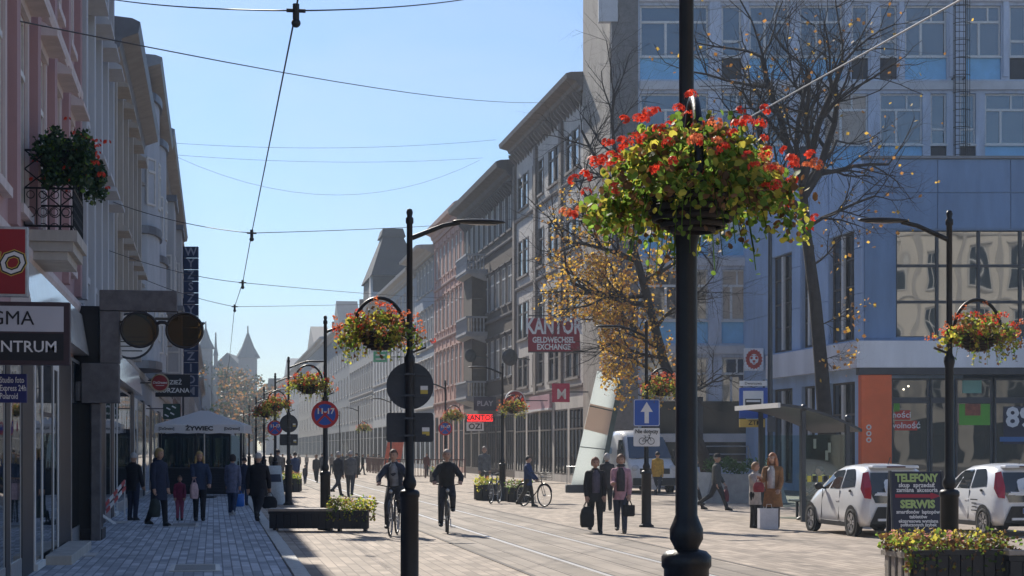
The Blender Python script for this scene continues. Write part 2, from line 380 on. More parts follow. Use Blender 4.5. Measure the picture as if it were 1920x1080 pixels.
def facade(root,L,H,depth,wall,ops,reveal=.2,name='wall'):
    xs=sorted({0,L}|{round(o[0],4) for o in ops}|{round(o[1],4) for o in ops}); zs=sorted({0,H}|{round(o[2],4) for o in ops}|{round(o[3],4) for o in ops})
    m=MB()
    for i in range(len(xs)-1):
        for j in range(len(zs)-1):
            cx,cz=(xs[i]+xs[i+1])/2,(zs[j]+zs[j+1])/2
            if any(o[0]<cx<o[1] and o[2]<cz<o[3] for o in ops): continue
            m.add([(xs[i],0,zs[j]),(xs[i+1],0,zs[j]),(xs[i+1],0,zs[j+1]),(xs[i],0,zs[j+1])],[(0,1,2,3)])
    for a,b,c,d in [o[:4] for o in ops]:
        r=reveal
        m.add([(a,0,c),(b,0,c),(b,0,d),(a,0,d),(a,r,c),(b,r,c),(b,r,d),(a,r,d)],[(0,4,5,1),(1,5,6,2),(2,6,7,3),(3,7,4,0)])
    m.add([(0,0,0),(L,0,0),(L,depth,0),(0,depth,0),(0,0,H),(L,0,H),(L,depth,H),(0,depth,H)],[(1,2,6,5),(2,3,7,6),(3,0,4,7),(4,5,6,7)])
    # dark rooms behind the glass
    return m.build(name,wall,root)
def profile_run(root,name,prof,L,mat,x0=0,ends=.0,z=0):
    # prof: (projection, z) pairs; runs along x with returns
    m=MB(); n=len(prof); vs=[]
    for x in (x0-ends,x0+L+ends):
        for p,zz in prof: vs.append((x,-p,z+zz))
    fs=[(i,i+1,n+i+1,n+i) for i in range(n-1)]+[tuple(range(n)),tuple(range(2*n-1,n-1,-1)),(0,n,2*n-1,n-1)]
    m.add(vs,fs); return m.build(name,mat,root)
CORN=[(-.05,0),(.12,0),(.14,.12),(.25,.18),(.3,.32),(.62,.42),(.66,.6),(.5,.66),(-.05,.7)]
def scaleprof(p,kx,kz): return [((a*kx if a>0 else a),z*kz) for a,z in p]
def spaced(L,n,w,m=.0):
    g=(L-2*m)/n
    return [m+g*(i+.5)-w/2 for i in range(n)]
def house(name,label,org,rz,L,H,wall,rows,depth=12,cornice=(.9,1.0),brackets=0,bands=(),trim=None,fm=None,gm=None,hood=True,shop=None,pil=0,roof=0,cat='building',group=None,surround=True,pilmat=None,proj=.12,hp=.16,cmat=None):
    t=thing(name,label,cat,(org[0],org[1],0),rz,group); trim=trim or stone_trim; fm=fm or frame_white; gm=gm or glass_dark
    ops=[]; wins=[]
    for r in rows:
        z0,z1,n,w,style=r[:5]; xs=r[5] if len(r)>5 else spaced(L,n,w,.5)
        for x in xs: ops.append((x,x+w,z0,z1)); wins.append((x,z0,w,z1-z0,style))
    if shop:
        n,z0,z1,gap=shop; g=L/n
        for i in range(n):
            a,b=g*i+gap/2,g*(i+1)-gap/2; ops.append((a,b,z0,z1)); wins.append((a,z0,b-a,z1-z0,'S'))
    facade(t,L,H,depth,wall,ops,reveal=.09)
    sillm={}
    for x,z,w,h,style in wins:
        if style=='S':
            fme,pme=win_mesh(w,h,'ts' if w>3 else 'tm',frame_dark,glass_shop)
        else: fme,pme=win_mesh(w,h,style,fm,gm)
        o=link('shop_window' if style=='S' else 'window',fme,t,(x,.012,z)); link('pane',pme,o)
        if style=='S': continue
        if 'a' in style: link('arch_spandrel',arch_mesh(w,h,wall),o,(0,-.012,0))
        k=(w,h)
        if k not in sillm:
            s=MB().box(-.14,w+.14,-.12,.02,-.13,0).mesh('sill',trim)
            u=MB()
            if surround:
                u.box(-.16,-.001,-.04,.02,0,h).box(w+.001,w+.16,-.04,.02,0,h)
            if hood: u.add([(-.24,-hp,h+.14),(w+.24,-hp,h+.14),(w+.24,-hp,h+.22),(-.24,-hp,h+.22),(-.24,.02,h+.14),(w+.24,.02,h+.14),(w+.24,.02,h+.22+hp*.6),(-.24,.02,h+.22+hp*.6)],[(0,1,2,3),(0,4,5,1),(1,5,6,2),(2,6,7,3),(3,7,4,0)]).box(-.16,w+.16,-.07,.02,h+.002,h+.138)
            jm=MB().box(-.16,-.001,-.04,.02,0,h).mesh('jamb',trim) if (surround and not hood) else None
            sillm[k]=(s,u.mesh('window_surround',trim) if (u.v and not jm) else None,jm)
        link('sill',sillm[k][0],t,(x,0,z))
        if sillm[k][1]: link('window_surround',sillm[k][1],t,(x,0,z))
        if sillm[k][2]: link('jamb',sillm[k][2],t,(x,0,z)); link('jamb',sillm[k][2],t,(x+w+.161,0,z))
    for z in bands: profile_run(t,'band_course',[(-.02,0),(.1,0),(.14,.1),(.14,.2),(-.02,.24)],L,trim,z=z)
    if cornice: profile_run(t,'cornice',scaleprof(CORN,cornice[0]/.66,cornice[1]/.7),L,cmat or trim,z=H-cornice[1]+.02,ends=.1)
    if brackets:
        me=MB().prism([(0,0),(-.5,.0+.55),(-.5,.7),(0,.7)],-.09,.09,ax='x').mesh('bracket',trim)
        for x in spaced(L,brackets,0,.3): link('bracket',me,t,(x,0,H-cornice[1]-.68))
    if pil:
        me=MB().box(-.22,.22,-proj,.02,0,H-4.9-(cornice[1] if cornice else 0)).mesh('pilaster',pilmat or trim)
        for i in range(pil+1): link('pilaster',me,t,(.25+(L-.5)*i/pil,0,4.8))
    if roof: 
        m=MB(); m.add([(0,.5,H),(L,.5,H),(L,depth,H),(0,depth,H),(0,depth/2,H+roof),(L,depth/2,H+roof)],[(0,1,5,4),(2,3,4,5),(1,2,5),(3,0,4)]); m.build('roof',dark_roof,t)
    return t
VL=-2.7; VR=18.4
LB=[UV(p,VL) for p in (143,200,252,285,324,340)]
pink=M('pink_stucco',(.40,.27,.28),.85,.12,1.5,.15,streak=True); bluew=M('pale_blue_stucco',(.31,.34,.38),.85,.12,1.5,.15,streak=True)
beige=M('beige_stucco',(.29,.26,.235),.85,.14,1.5,.15,streak=True); lgrey=M('light_grey_stucco',(.46,.47,.48),.85,.12,1.2,.15,streak=True)
brickb=M('brown_brick',(.2,.125,.09),.85,.25,6,.4); dbrick=M('dark_brick',(.075,.052,.038),.85,.3,3,.3)
def left(name,label,u0,u1,H,wall,rows,**k): return house(name,label,(VL,u0),PI/2,u1-u0,H,wall,rows,**k)
def right(name,label,u0,u1,H,wall,rows,v=VR,**k): return house(name,label,(v,u1),-PI/2,u1-u0,H,wall,rows,**k)
# --- left row, nearest first
u0=10.0
L1=left('pink_house','pink stucco house with pilasters and a flowered balcony, nearest on the left',u0,LB[0]-.02,15.0,pink,
   [(5.2,8.0,9,1.15,'mt'),(9.4,12.0,9,1.15,'mt')],bands=(4.45,8.7),pil=9,cornice=(.7,.9),trim=M('rosy_white_trim',(.56,.5,.5),.8,.15,3,.15,streak=True),pilmat=pink,hp=.34)
L2=left('pale_blue_house','narrow pale blue house between the pink house and the beige one',LB[0],LB[1]-.02,14.6,bluew,
   [(5.4,7.6,4,1.1,'mt'),(8.7,10.9,4,1.1,'mt'),(11.7,13.4,4,1.1,'mt')],pil=4,bands=(4.5,),cornice=(.25,.5),trim=M('blue_trim',(.46,.49,.53),.8,.12,2,.1,streak=True),proj=.2,hp=.5)
L3=left('beige_house','beige house with heavy moulded window hoods and a deep dark eaves',LB[1],LB[2]-.02,12.9,beige,
   [(5.0,7.4,5,1.2,'mt'),(8.9,11.2,5,1.2,'mt')],bands=(4.4,8.1),pil=5,cornice=(.85,1.1),proj=.25,hp=.5,cmat=zinc)
L4=left('bay_windowed_house','tall pale house with rounded stacked bay windows on the left row',LB[2],LB[3]-.02,15.5,bluew,
   [(5.2,7.4,5,1.2,'mt'),(8.8,11.0,5,1.2,'mt'),(12.0,14.0,5,1.2,'mt')],bands=(4.4,),cornice=(.95,.9),hp=.3,cmat=zinc)
L5=left('grey_corniced_house','grey house with a boxed bay and a thin mast behind the bay windowed one',LB[3],LB[4]-.02,16.2,lgrey,
   [(5.2,7.4,9,1.2,'mt'),(8.8,11.0,9,1.2,'mt'),(12.2,14.2,9,1.2,'mt')],bands=(4.4,),cornice=(1.0,1.0),hp=.4,cmat=zinc)
L6=left('brown_brick_house','brown brick house beyond the grey house on the left row',LB[4],LB[5]-.02,17.6,brickb,
   [(5.4,7.4,7,1.3,'mt'),(9.2,11.2,7,1.3,'mt'),(13.0,15.2,7,1.3,'mt')],hood=False,cornice=(.5,.6))
uu=LB[5]
for i,(u1,H,wl) in enumerate(((205,16.5,lgrey),(262,15.5,beige),(330,17,lgrey),(430,15,bluew))):
    left('far_house',['pale house right behind the tall vertical letter sign','beige house second from the far end of the left row','grey hazy house near the far end of the left row','last pale house of the left row before the church'][i],uu,u1-.02,H,wl,
      [(5.2,7.4,8,1.4,'mt'),(8.8,11,8,1.4,'mt'),(12,14,8,1.4,'mt')],hood=False,roof=3,group='hazy houses far down the left row'); uu=u1
# chimneys, mast, bays on the left houses
for t,xs,z in ((L5,(8,22),16.2),(L6,(6,20),17.6)):
    for x in xs: MB().bbox(x,x+.7,1.5,2.3,z,z+1.6,.04).box(x-.06,x+.76,1.44,2.36,z+1.6,z+1.75).build('chimney',brickb,t)
mst=P3(311,142,92); m=MB().cyl((-.5,2,16.2),(-.5,2,20),.05,.03,8); m.sph((-.5,2,20.05),.12)
m2=MB().cyl((LB[4]-LB[3]-20,.1,15.9),(LB[4]-LB[3]-20,.1,20.6),.055,.04,8).sph((LB[4]-LB[3]-20,.1,20.7),.13).build('mast',dark_steel,L5)
def oriel(t,x,w,pr,z0,z1,wall,fm=frame_white,rounded=True):
    n=8; pts=[]
    if rounded: pts=[(x+w/2-w/2*math.cos(PI*i/n), -pr*math.sin(PI*i/n)**.7) for i in range(n+1)]
    else: pts=[(x,0),(x,-pr),(x+w,-pr),(x+w,0)]
    m=MB().prism([(a,b) for a,b in pts],z0,z1)
    o=m.build('oriel',wall,t)
    k=int((z1-z0)/3.3)
    for j in range(k+1):
        z=z0+(z1-z0)*j/k
        cx=x+w/2; MB().prism([(cx+(a-cx)*1.1,b*1.14+(.0)) for a,b in pts],z-.14,z+.14).build('ledge',zinc,o)
        if j<k and not rounded: 
            f,p=win_mesh(w*.6,1.7,'mt',fm,glass_dark); q=link('window',f,o,(x+w*.2,-pr-.05,z+.9)); 
            f,p=win_mesh(pr*.8,1.7,'t',fm,glass_dark); link('window',f,o,(x-.05,-pr*.1,z+.9),rz=-PI/2)
        if j<k and rounded:
            f,p=win_mesh(.7,1.7,'t',fm,glass_dark)
            for i in (1,3,5):
                a,b=pts[i],pts[i+1]; ang=math.atan2(b[1]-a[1],b[0]-a[0]); q=link('window',f,o,((a[0]+b[0])/2-.35*math.cos(ang)+.05*math.sin(ang),(a[1]+b[1])/2-.35*math.sin(ang)-.05*math.cos(ang),z+.9),rz=ang)
    return o
oriel(L4,1.5,4.2,.75,4.8,14.4,M('oriel_blue',(.45,.49,.54),.7,.1,2,.05,streak=True))
oriel(L4,11.0,4.2,.75,4.8,14.4,MATS['oriel_blue'])
oriel(L5,3.0,4.5,.9,8.2,13.4,lgrey,rounded=False); oriel(L5,22,5,.9,5.2,14.4,lgrey,rounded=False)
for z,pr in ((13.5,.7),(11.9,.9)): pass
# --- ground floor of the left row: granite piers, glazing, white frames, fascia boards
shopx=[(3,24,'g'),(26,48,'p'),(50,66,'w'),(66,86,'d'),(86,97,'w'),(98,121,'p'),(123,142,'g')]
def shop_left(t,ubase,items,z1=3.5):
    for a,b,k in items:
        x0,x1=UV(a,VL)-ubase,UV(b,VL)-ubase
        if k=='p': MB().bbox(x0,x1,-.115,.05,0,z1+.1,.012).build('pier',granite,t)
        elif k=='w':
            MB().box(x0,x0+.14,-.12,.02,.1,z1).box(x1-.14,x1,-.12,.02,.1,z1).box(x0+.14,x1-.14,-.118,.02,z1-.4,z1).box(x0,x1,-.16,.02,0,.1).build('door_frame',white_paint,t); MB().box(x0+.14,x1-.14,-.108,-.1,.1,z1-.4).build('pane',glass_shop,t)
        elif k=='d':
            MB().box(x0,x0+.07,-.11,.02,.1,z1).box(x1-.07,x1,-.11,.02,.1,z1).box(x0+.07,x1-.07,-.11,.02,z1-.07,z1).box(x0+.07,x1-.07,-.11,.02,2.3,2.37).build('shop_frame',dark_steel,t); MB().box(x0+.07,x1-.07,-.104,-.096,.1,z1-.07).build('pane',glass_shop,t); MB().box(x0+.1,x1-.1,.0,.01,.3,1.4).build('display',white_paint,t)
        elif k=='g':
            MB().box(x0,x0+.06,-.11,.02,.3,z1).box(x1-.06,x1,-.11,.02,.3,z1).box(x0,x1,-.12,.02,0,.3).box(x0+.06,x1-.06,-.11,.02,z1-.06,z1).build('shop_frame',galv,t); MB().box(x0+.06,x1-.06,-.104,-.096,.3,z1-.06).build('pane',glass_shop,t)
shop_left(L1,u0,[(-30,-8,'g'),(-6,2,'p')]+shopx)
shop_left(L2,LB[0],[(144,147,'p'),(148,160,'d'),(160,171,'p'),(172,180,'w'),(180,189,'p'),(190,199,'g')])
shop_left(L3,LB[1],[(200.5,206,'p'),(206,212,'w'),(213,238,'g'),(239,245,'p'),(246,251,'w')])
shop_left(L4,LB[2],[(253,262,'g'),(263,266,'p'),(267,275,'w'),(276,279,'p'),(280,284,'d')])
shop_left(L5,LB[3],[(286,293,'g'),(294,297,'p'),(298,304,'g'),(305,308,'p'),(309,316,'g'),(317,323,'d')])
for t,a,b,ub in ((L1,20,142,u0),(L2,144,199,LB[0]),(L3,201,251,LB[1])):
    x0,x1=UV(a,VL)-ub,UV(b,VL)-ub
    f=MB().add([(x0,-.3,3.62),(x1,-.3,3.62),(x1,-.16,4.42),(x0,-.16,4.42),(x0,.02,3.62),(x1,.02,3.62),(x1,.02,4.42),(x0,.02,4.42)],[(0,1,2,3),(0,3,7,4),(1,5,6,2),(2,6,7,3),(0,4,5,1)]).build('fascia_board',fascia_m,t)
# black downpipe-like pillar standing proud of the pale blue house front
x0,x1=UV(138,VL)-u0,UV(146,VL)-u0
MB().bbox(x0,x1,-.5,.0,0,4.6,.02).box(x0-.05,x1+.05,-.55,0,0,.22).build('pillar',black_iron,L1)
# white step in front of the first doorway
MB().bbox(UV(66,VL)-u0,UV(112,VL)-u0,-.55,-.15,.0,.15,.01).build('step',stone_trim,L1)
# --- wrought iron balcony on the pink house
iron=black_iron
def lattice_panel(m,p0,p1,z0,z1,scroll=True):
    p0=Vector(p0); p1=Vector(p1); d=(p1-p0); Lh=d.length; d.normalize()
    def q(a,z): v=p0+d*a; return (v.x,v.y,z)
    for z in (z0,z0+(z1-z0)*.5,z1): m.cyl(q(0,z),q(Lh,z),.016,n=6)
    zm=z0+(z1-z0)*.5; n=max(2,round(Lh/.19))
    for i in range(n+1): m.cyl(q(Lh*i/n,z0),q(Lh*i/n,zm),.009,n=5)
    k=max(2,round(Lh/.3))
    for i in range(-2,k+1):
        for sg in (0,1):
            a0,a1=Lh*i/k,Lh*(i+2)/k; za,zb=(zm,z1) if sg==0 else (z1,zm)
            f0=max(0,(0-a0)/(a1-a0)); f1=min(1,(Lh-a0)/(a1-a0))
            if f1-f0<.05: continue
            m.cyl(q(a0+(a1-a0)*f0,za+(zb-za)*f0),q(a0+(a1-a0)*f1,za+(zb-za)*f1),.011,n=5)
    if scroll:
        for i in range(n):
            c=Lh*(i+.5)/n
            for zc,r in ((z0+.2,.075),(z0+.45,.055)):
                pts=[q(c+r*math.cos(2*PI*j/10),zc+r*math.sin(2*PI*j/10)) for j in range(10)]; m.tube(pts,.008,4,closed=True)
def balcony(t,x0,x1,pr,z,h,mat=stone_trim,rail='iron'):
    b=MB().box(x0,x1,-pr,0,z-.16,z).box(x0+.05,x1-.05,-pr+.06,0,z-.30,z-.162)
    if rail=='iron': b.box(x0+.1,x1-.1,-pr+.14,0,z-.42,z-.302)
    else: b.add([(x0+.1,-pr+.12,z-.3),(x1-.1,-pr+.12,z-.3),(x1-.1,0,z-.3),(x0+.1,0,z-.3),(x0+.3,-.12,z-.75),(x1-.3,-.12,z-.75),(x1-.3,0,z-.75),(x0+.3,0,z-.75)],[(0,1,5,4),(1,2,6,5),(3,0,4,7),(4,5,6,7)])
    b=b.build('balcony',mat,t)
    m=MB()
    if rail=='iron':
        lattice_panel(m,(x0+.05,-.02,0),(x0+.05,-pr+.06,0),z+.06,z+h); lattice_panel(m,(x0+.05,-pr+.06,0),(x1-.05,-pr+.06,0),z+.06,z+h); lattice_panel(m,(x1-.05,-pr+.06,0),(x1-.05,-.02,0),z+.06,z+h)
        m.build('railing',iron,b)
    else:
        m.box(x0,x1,-pr,-pr+.16,z+h-.12,z+h).box(x0,x0+.16,-pr+.16,0,z+h-.12,z+h).box(x1-.16,x1,-pr+.16,0,z+h-.12,z+h); m.build('railing',mat,b)
        me=MB().lathe([(.05,0),(.05,.08),(.03,.14),(.065,.3),(.03,.62),(.05,.7),(.05,h-.12)],8).mesh('baluster',mat)
        n=int((x1-x0)/.28)
        for i in range(n+1): link('baluster',me,b,(x0+.08+(x1-x0-.16)*i/n,-pr+.08,z))
        k=max(1,int(pr/.28))
        for i in range(1,k+1):
            for xx in (x0+.08,x1-.08): link('baluster',me,b,(xx,-pr+.08+(pr-.1)*i/(k+1),z))
    return b

ub=26.1-u0
balcony(L1,ub,ub+2.0,.76,4.95,1.15)

# --- right row
RB=[UV(p,VR) for p in (1097,965,870,815,780,740,700,655,610,560,520,490)]
grey1=M('weathered_grey_stucco',(.47,.44,.41),.85,.2,1.3,.2,streak=True); pinkr=M('salmon_stucco',(.5,.29,.235),.85,.14,1.2,.15,streak=True); paleR=M('pale_stucco',(.58,.57,.54),.85,.12,1.2,.15,streak=True)
def pairs(L,n,w,g,m=.6):
    c=[m+(L-2*m)*(i+.5)/n for i in range(n)]
    return [y for x in c for y in (x-g/2-w,x+g/2)]
Lr=RB[1]-RB[0]
px=pairs(Lr,4,1.45,.3)
B1=right('grey_exchange_house','weathered grey four storey house beside the modern block, with paired windows',RB[0],RB[1]-.02,20.7,grey1,
   [(16.3,18.3,8,1.45,'t',px),(12.2,14.4,8,1.45,'t',px),(8.4,10.6,8,1.45,'t',px),(5.5,7.3,8,1.45,'t',px)],bands=(11.4,15.6,4.9),brackets=24,cornice=(1.0,.9),fm=frame_dark,hood=False,shop=(5,.4,3.9,.5),trim=M('brown_trim',(.2,.175,.16),.85,.2,2,.2,streak=True))
for x in (.35,Lr*.36,Lr*.72): MB().box(x-.35,x+.35,-.16,.02,4.9,19.2).build('pilaster',M('brown_stone',(.2,.17,.15),.85,.2,2,.2,streak=True),B1)
Lr2=RB[2]-RB[1]
B2=right('dark_brick_house','dark brick house with arched top windows and white balustraded balconies',RB[1],RB[2]-.02,19.7,dbrick,
   [(15.6,18.2,9,1.5,'ma'),(11.0,13.4,9,1.5,'mt'),(6.4,9.0,9,1.5,'mt')],bands=(10.2,14.8,5.1),brackets=30,cornice=(1.2,1.3),fm=frame_white,trim=M('soot_stone',(.11,.1,.1),.85,.25,2,.2,streak=True),shop=(6,.4,4.0,.7))
for z in (14.0,9.75,5.35): balcony(B2,Lr2*.28,Lr2*.28+5.2,1.5,z,1.05,M('grey_white_stone',(.34,.35,.37),.8,.15,3,.1),rail='stone')
MB().box(Lr2*.28+.6,Lr2*.28+4.6,-1.0,.02,5.3,14.0).build('bay',dbrick,B2)
B3=right('salmon_house','salmon pink plastered house with tall narrow windows past the dark brick one',RB[2],RB[3]-.02,20.3,pinkr,
   [(15.8,18.2,7,1.2,'mt'),(11.4,14.0,7,1.2,'mt'),(6.8,9.6,7,1.2,'mt')],bands=(10.6,14.9,5.4),cornice=(.8,1.3),trim=M('salmon_trim',(.42,.28,.24),.85,.15,2,.15,streak=True),pil=7,shop=(6,.4,4.4,.8),pilmat=pinkr,proj=.05)
B4=right('light_grey_house','light grey house with wide flat eaves next to the salmon pink one',RB[3],RB[4]-.02,19.0,M('blue_grey_stucco',(.27,.31,.36),.85,.14,1.2,.15,streak=True),
   [(15.4,17.8,5,1.5,'mt'),(11.2,13.8,5,1.5,'mt'),(6.8,9.4,5,1.5,'mt')],bands=(10.4,5.2),cornice=(1.6,.8),shop=(4,.4,4.2,.8))
B5=right('pale_ornate_house','pale ornate house with round topped windows in front of the dark turret',RB[4],RB[6]-.02,18.6,M('ornate_stucco',(.36,.38,.4),.85,.15,1.2,.15,streak=True),
   [(14.2,16.6,12,1.3,'ma'),(9.6,12.2,12,1.3,'mt'),(5.6,8.0,12,1.3,'mt')],bands=(8.8,13.2),cornice=(1.0,1.0),roof=3.4,shop=(8,.4,4.2,.9))
B6=right('turret_house','grey house crowned by a tall dark slate turret on the right row',RB[6],RB[7]-.02,18.0,M('turret_stucco',(.26,.27,.28),.85,.15,1.2,.15,streak=True),
   [(13.6,16.0,11,1.4,'mt'),(9.2,11.8,11,1.4,'mt'),(5.4,7.8,11,1.4,'mt')],bands=(8.4,),cornice=(1.0,1.0),roof=2.5,shop=(8,.4,4.2,.9))
# turret: steep slate roof with a stepped lantern
def frust(m,cx,cy,w0,d0,z0,w1,d1,z1,mm=0):
    vs=[(cx-w0,cy-d0,z0),(cx+w0,cy-d0,z0),(cx+w0,cy+d0,z0),(cx-w0,cy+d0,z0),(cx-w1,cy-d1,z1),(cx+w1,cy-d1,z1),(cx+w1,cy+d1,z1),(cx-w1,cy+d1,z1)]
    return m.add(vs,[(0,1,5,4),(1,2,6,5),(2,3,7,6),(3,0,4,7),(4,5,6,7)],mm)
Lt=RB[7]-RB[6]
tr=MB(); frust(tr,Lt-9,3.0,7.0,2.9,17.9,6.8,2.8,22.2); frust(tr,Lt-9,3.0,7.2,3.1,22.2,2.2,1.2,27.4); frust(tr,Lt-9,3.0,2.5,1.5,27.4,2.2,1.2,28.4)
tr.build('turret',dark_roof,B6)
gab=MB().prism([(Lt-6.5,17.8),(Lt-.5,17.8),(Lt-3.5,22.4)],-.1,3.2,ax='y').build('gable',paleR,B6)
lab=['grey house just past the turret on the right row','pale house with small gable far down the right row','grey hazy house with chimneys far down the right row','low pale hazy house at the far end of the right row','last grey hazy house of the right row']
for i in range(4):
    w=(M('slate_grey_stucco',(.15,.17,.2),.85,.15,1.2,.15,streak=True),M('dun_stucco',(.24,.23,.22),.85,.15,1.2,.15,streak=True),MATS['slate_grey_stucco'],MATS['dun_stucco'])[i]; H=(19.5,20.5,20,18)[i]; a,b=RB[7+i],RB[8+i]-.02
    t=right('far_house',lab[i],a,b,H,w,[(13.6,16.0,9,1.7,'mt'),(9.2,11.8,9,1.7,'mt'),(5.4,7.8,9,1.7,'mt')],hood=False,cornice=(1.0,1.0),roof=4.6,shop=(7,.4,4.2,1.2),group='hazy houses far down the right row')
    L=b-a
    MB().prism([(L*.4,H-.2),(L*.7,H-.2),(L*.55,H+4.5)],-.2,3,ax='y').build('gable',w,t)
    for x in (.15,.85): MB().box(L*x,L*x+1.0,2,3.2,H,H+3.4).build('chimney',brickb,t)
# ------------------------------------------------------------------ the modern office block (square to the lens axis) and the grey bank in front of it
DM=82.0; kM=DM/F; XM=(1146-960)*kM
conc=M('concrete_facade',(.5,.56,.66),.85,.22,1.6,.25,streak=True); stucco=M('rough_stucco',(.2,.19,.185),.95,.2,5,.6,fine=30); bluep=M('blue_spandrel',(.22,.5,.75),.45,.1,2,.03); darkp=M('dark_spandrel',(.035,.04,.05),.6,.2,2,.05); palep=M('pale_panel',(.55,.56,.58),.8,.1,2,.1)
blind=M('blind_pane',(.42,.34,.27),.5,.15,1.5,.02,coat=.5)
OB=thing('office_block','tall modern office block with blue spandrel panels and a caged ladder',  'building',W(XM,DM),-TH)
colsA=[(1200,1328,'x',0),(1353,1390,'y',1),(1405,1480,'x',0),(1500,1580,'x',0),(1597,1628,'y',1),(1650,1682,'y',1),(1697,1775,'x',0),(1810,1877,'x',0),(1893,1925,'y',1),(1940,2015,'x',0)]
colsB=[(1200,1328,'x',0),(1353,1398,'x',0),(1410,1480,'x',0),(1500,1530,'y',1),(1545,1628,'x',0),(1650,1730,'x',0),(1745,1775,'y',1),(1800,1830,'y',1),(1847,1925,'x',0),(1940,2015,'x',0)]
ops=[];spec=[]
for r in range(6):
    zt=ZD(10+165*(r-1),DM); cols=colsA if r<2 else colsB
    for a,b,stl,dk in cols:
        if r>=3 and a>1480: continue
        x0,x1=(a-1146)*kM,(b-1146)*kM
        if zt-2.38-1.2<.5 and r==5: continue
        ops.append((x0,x1,zt-3.45,zt)); spec.append((x0,x1,zt,stl,dk,r,a))
facade(OB,32,27.5,5,conc,ops,reveal=.3)
for x0,x1,zt,stl,dk,r,a in spec:
    w=x1-x0; gm=glass_sky
    if (r==2 and a==1545) or (r==4 and a==1353): gm=blind
    f,p=win_mesh(w-.02,2.36,stl,frame_white,gm); o=link('window',f,OB,(x0+.01,.14,zt-2.37)); link('pane',p,o)
    MB().box(x0+.01,x1-.01,.1,.2,zt-3.44,zt-2.45).build('spandrel_panel',darkp if dk else bluep,OB)
    MB().box(x0-.03,x1+.03,-.05,.12,zt-2.45,zt-2.375).build('sill',frame_white,OB)
for r in range(6):
    z=ZD(152+165*(r-1),DM); profile_run(OB,'ledge',[(-.02,-.42),(.16,-.42),(.18,-.05),(.1,0),(-.02,.02)],30.6,palep,x0=1.32,z=z)
for a,b in ((1330,1350),(1393,1402),(1483,1497),(1583,1594),(1632,1647),(1685,1694),(1779,1806),(1880,1890),(1928,1937)):
    MB().box((a-1146)*kM,(b-1146)*kM,-.12,.02,ZD(145,DM)+.02,27.4).build('mullion_post',conc,OB)
MB().box(.0,(1196-1146)*kM,-.1,.02,0,27.4).build('stucco_pier',stucco,OB)
MB().prism([(-.04,.25),(8,.25),(8,6.2),(-1.06,6.2)],0,27.4).build('end_wall',M('stained_end_wall',(.3,.27,.24),.9,.2,1.2,.3,streak=True),OB)
MB().box(-.6,.3,-.2,.22,ZD(42,DM),27.6).build('corner_panel',palep,OB)
# dark recessed ground floor with columns
MB().box(1.4,14,-.14,-.11,0.2,4.0).build('entrance_glazing',wavyglass('entrance_glass',(.012,.015,.02),1.3,.05,0),OB)
for x in (1.5,4,6.5,9,11.5): MB().box(x,x+.25,-.3,-.14,0,4.2).build('entrance_post',dark_steel,OB)
# caged ladder
lx=(1795-1146)*kM; ld=MB(); y0=-.55
for sx in (-.25,.25): ld.cyl((lx+sx,y0,12.9),(lx+sx,y0,27.5),.028,n=6)
z=13.0
while z<27.4: ld.cyl((lx-.25,y0,z),(lx+.25,y0,z),.016,n=5); z+=.3
ladder=ld.build('ladder',black_iron,OB); cg=MB(); z=14.2
while z<27.4:
    cg.tube([(lx+.38*math.cos(a),y0-.32-.38*math.sin(a)+.1,z) for a in [PI*k/10 for k in range(11)]],.02,5); z+=.8
for a in [PI*k/6 for k in range(7)]:
    cg.cyl((lx+.38*math.cos(a),y0-.22-.38*math.sin(a),14.2),(lx+.38*math.cos(a),y0-.22-.38*math.sin(a),27.4),.013,n=5)
    cg.cyl((lx+.38*math.cos(a),y0-.22-.38*math.sin(a),14.2),(lx+.38*math.cos(a)-.9*(.5),y0-.22-.38*math.sin(a),13.0),.013,n=5)
cg.build('safety_cage',black_iron,ladder)
for z in (15,19,23,26.5):
    for sx in (-.25,.25): MB().box(lx+sx-.03,lx+sx+.03,y0,.0,z-.03,z+.03).build('wall_bracket',black_iron,OB)
# --- bank
DB=67.0; kB=DB/F; cw=W((1620-960)*kB,DB); VB=cw[0]; UB=cw[1]
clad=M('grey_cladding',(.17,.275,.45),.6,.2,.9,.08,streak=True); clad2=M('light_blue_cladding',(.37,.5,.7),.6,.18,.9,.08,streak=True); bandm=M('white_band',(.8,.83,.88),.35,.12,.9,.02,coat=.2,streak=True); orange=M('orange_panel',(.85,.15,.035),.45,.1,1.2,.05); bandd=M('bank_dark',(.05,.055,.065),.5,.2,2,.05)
glass_mirror=wavyglass('mirror_glass',(.03,.035,.035),2.6,.015,.022,.5)
BK=thing('bank_building','grey panelled bank with white band and orange pillar behind the cars','building',(VB,UB,0),0)
HB=ZD(298,DB)
def bx_(px): return (px-1620)*kB
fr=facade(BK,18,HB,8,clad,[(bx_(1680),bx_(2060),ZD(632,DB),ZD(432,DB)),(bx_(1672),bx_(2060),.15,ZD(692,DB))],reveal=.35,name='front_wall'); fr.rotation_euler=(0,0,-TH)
us=15.4
sd_ops=[]; sdw=[]
def su(px): return us-(UV(px,VB)-UB)
for a,b in ((1447,1486),(1503,1528),(1555,1603)):
    x0,x1=su(a),su(b); sd_ops.append((x0,x1,6.0,10.25)); sdw.append((x0,6.0,x1-x0,4.25,'g'))
    sd_ops.append((x0,x1,.3,4.4)); sdw.append((x0,.3,x1-x0,4.1,'tm'))
sdw_wall=facade(BK,us,HB-.01,4,clad2,sd_ops,reveal=.3,name='side_wall'); sdw_wall.location=(0,us,0); sdw_wall.rotation_euler=(0,0,-PI/2)
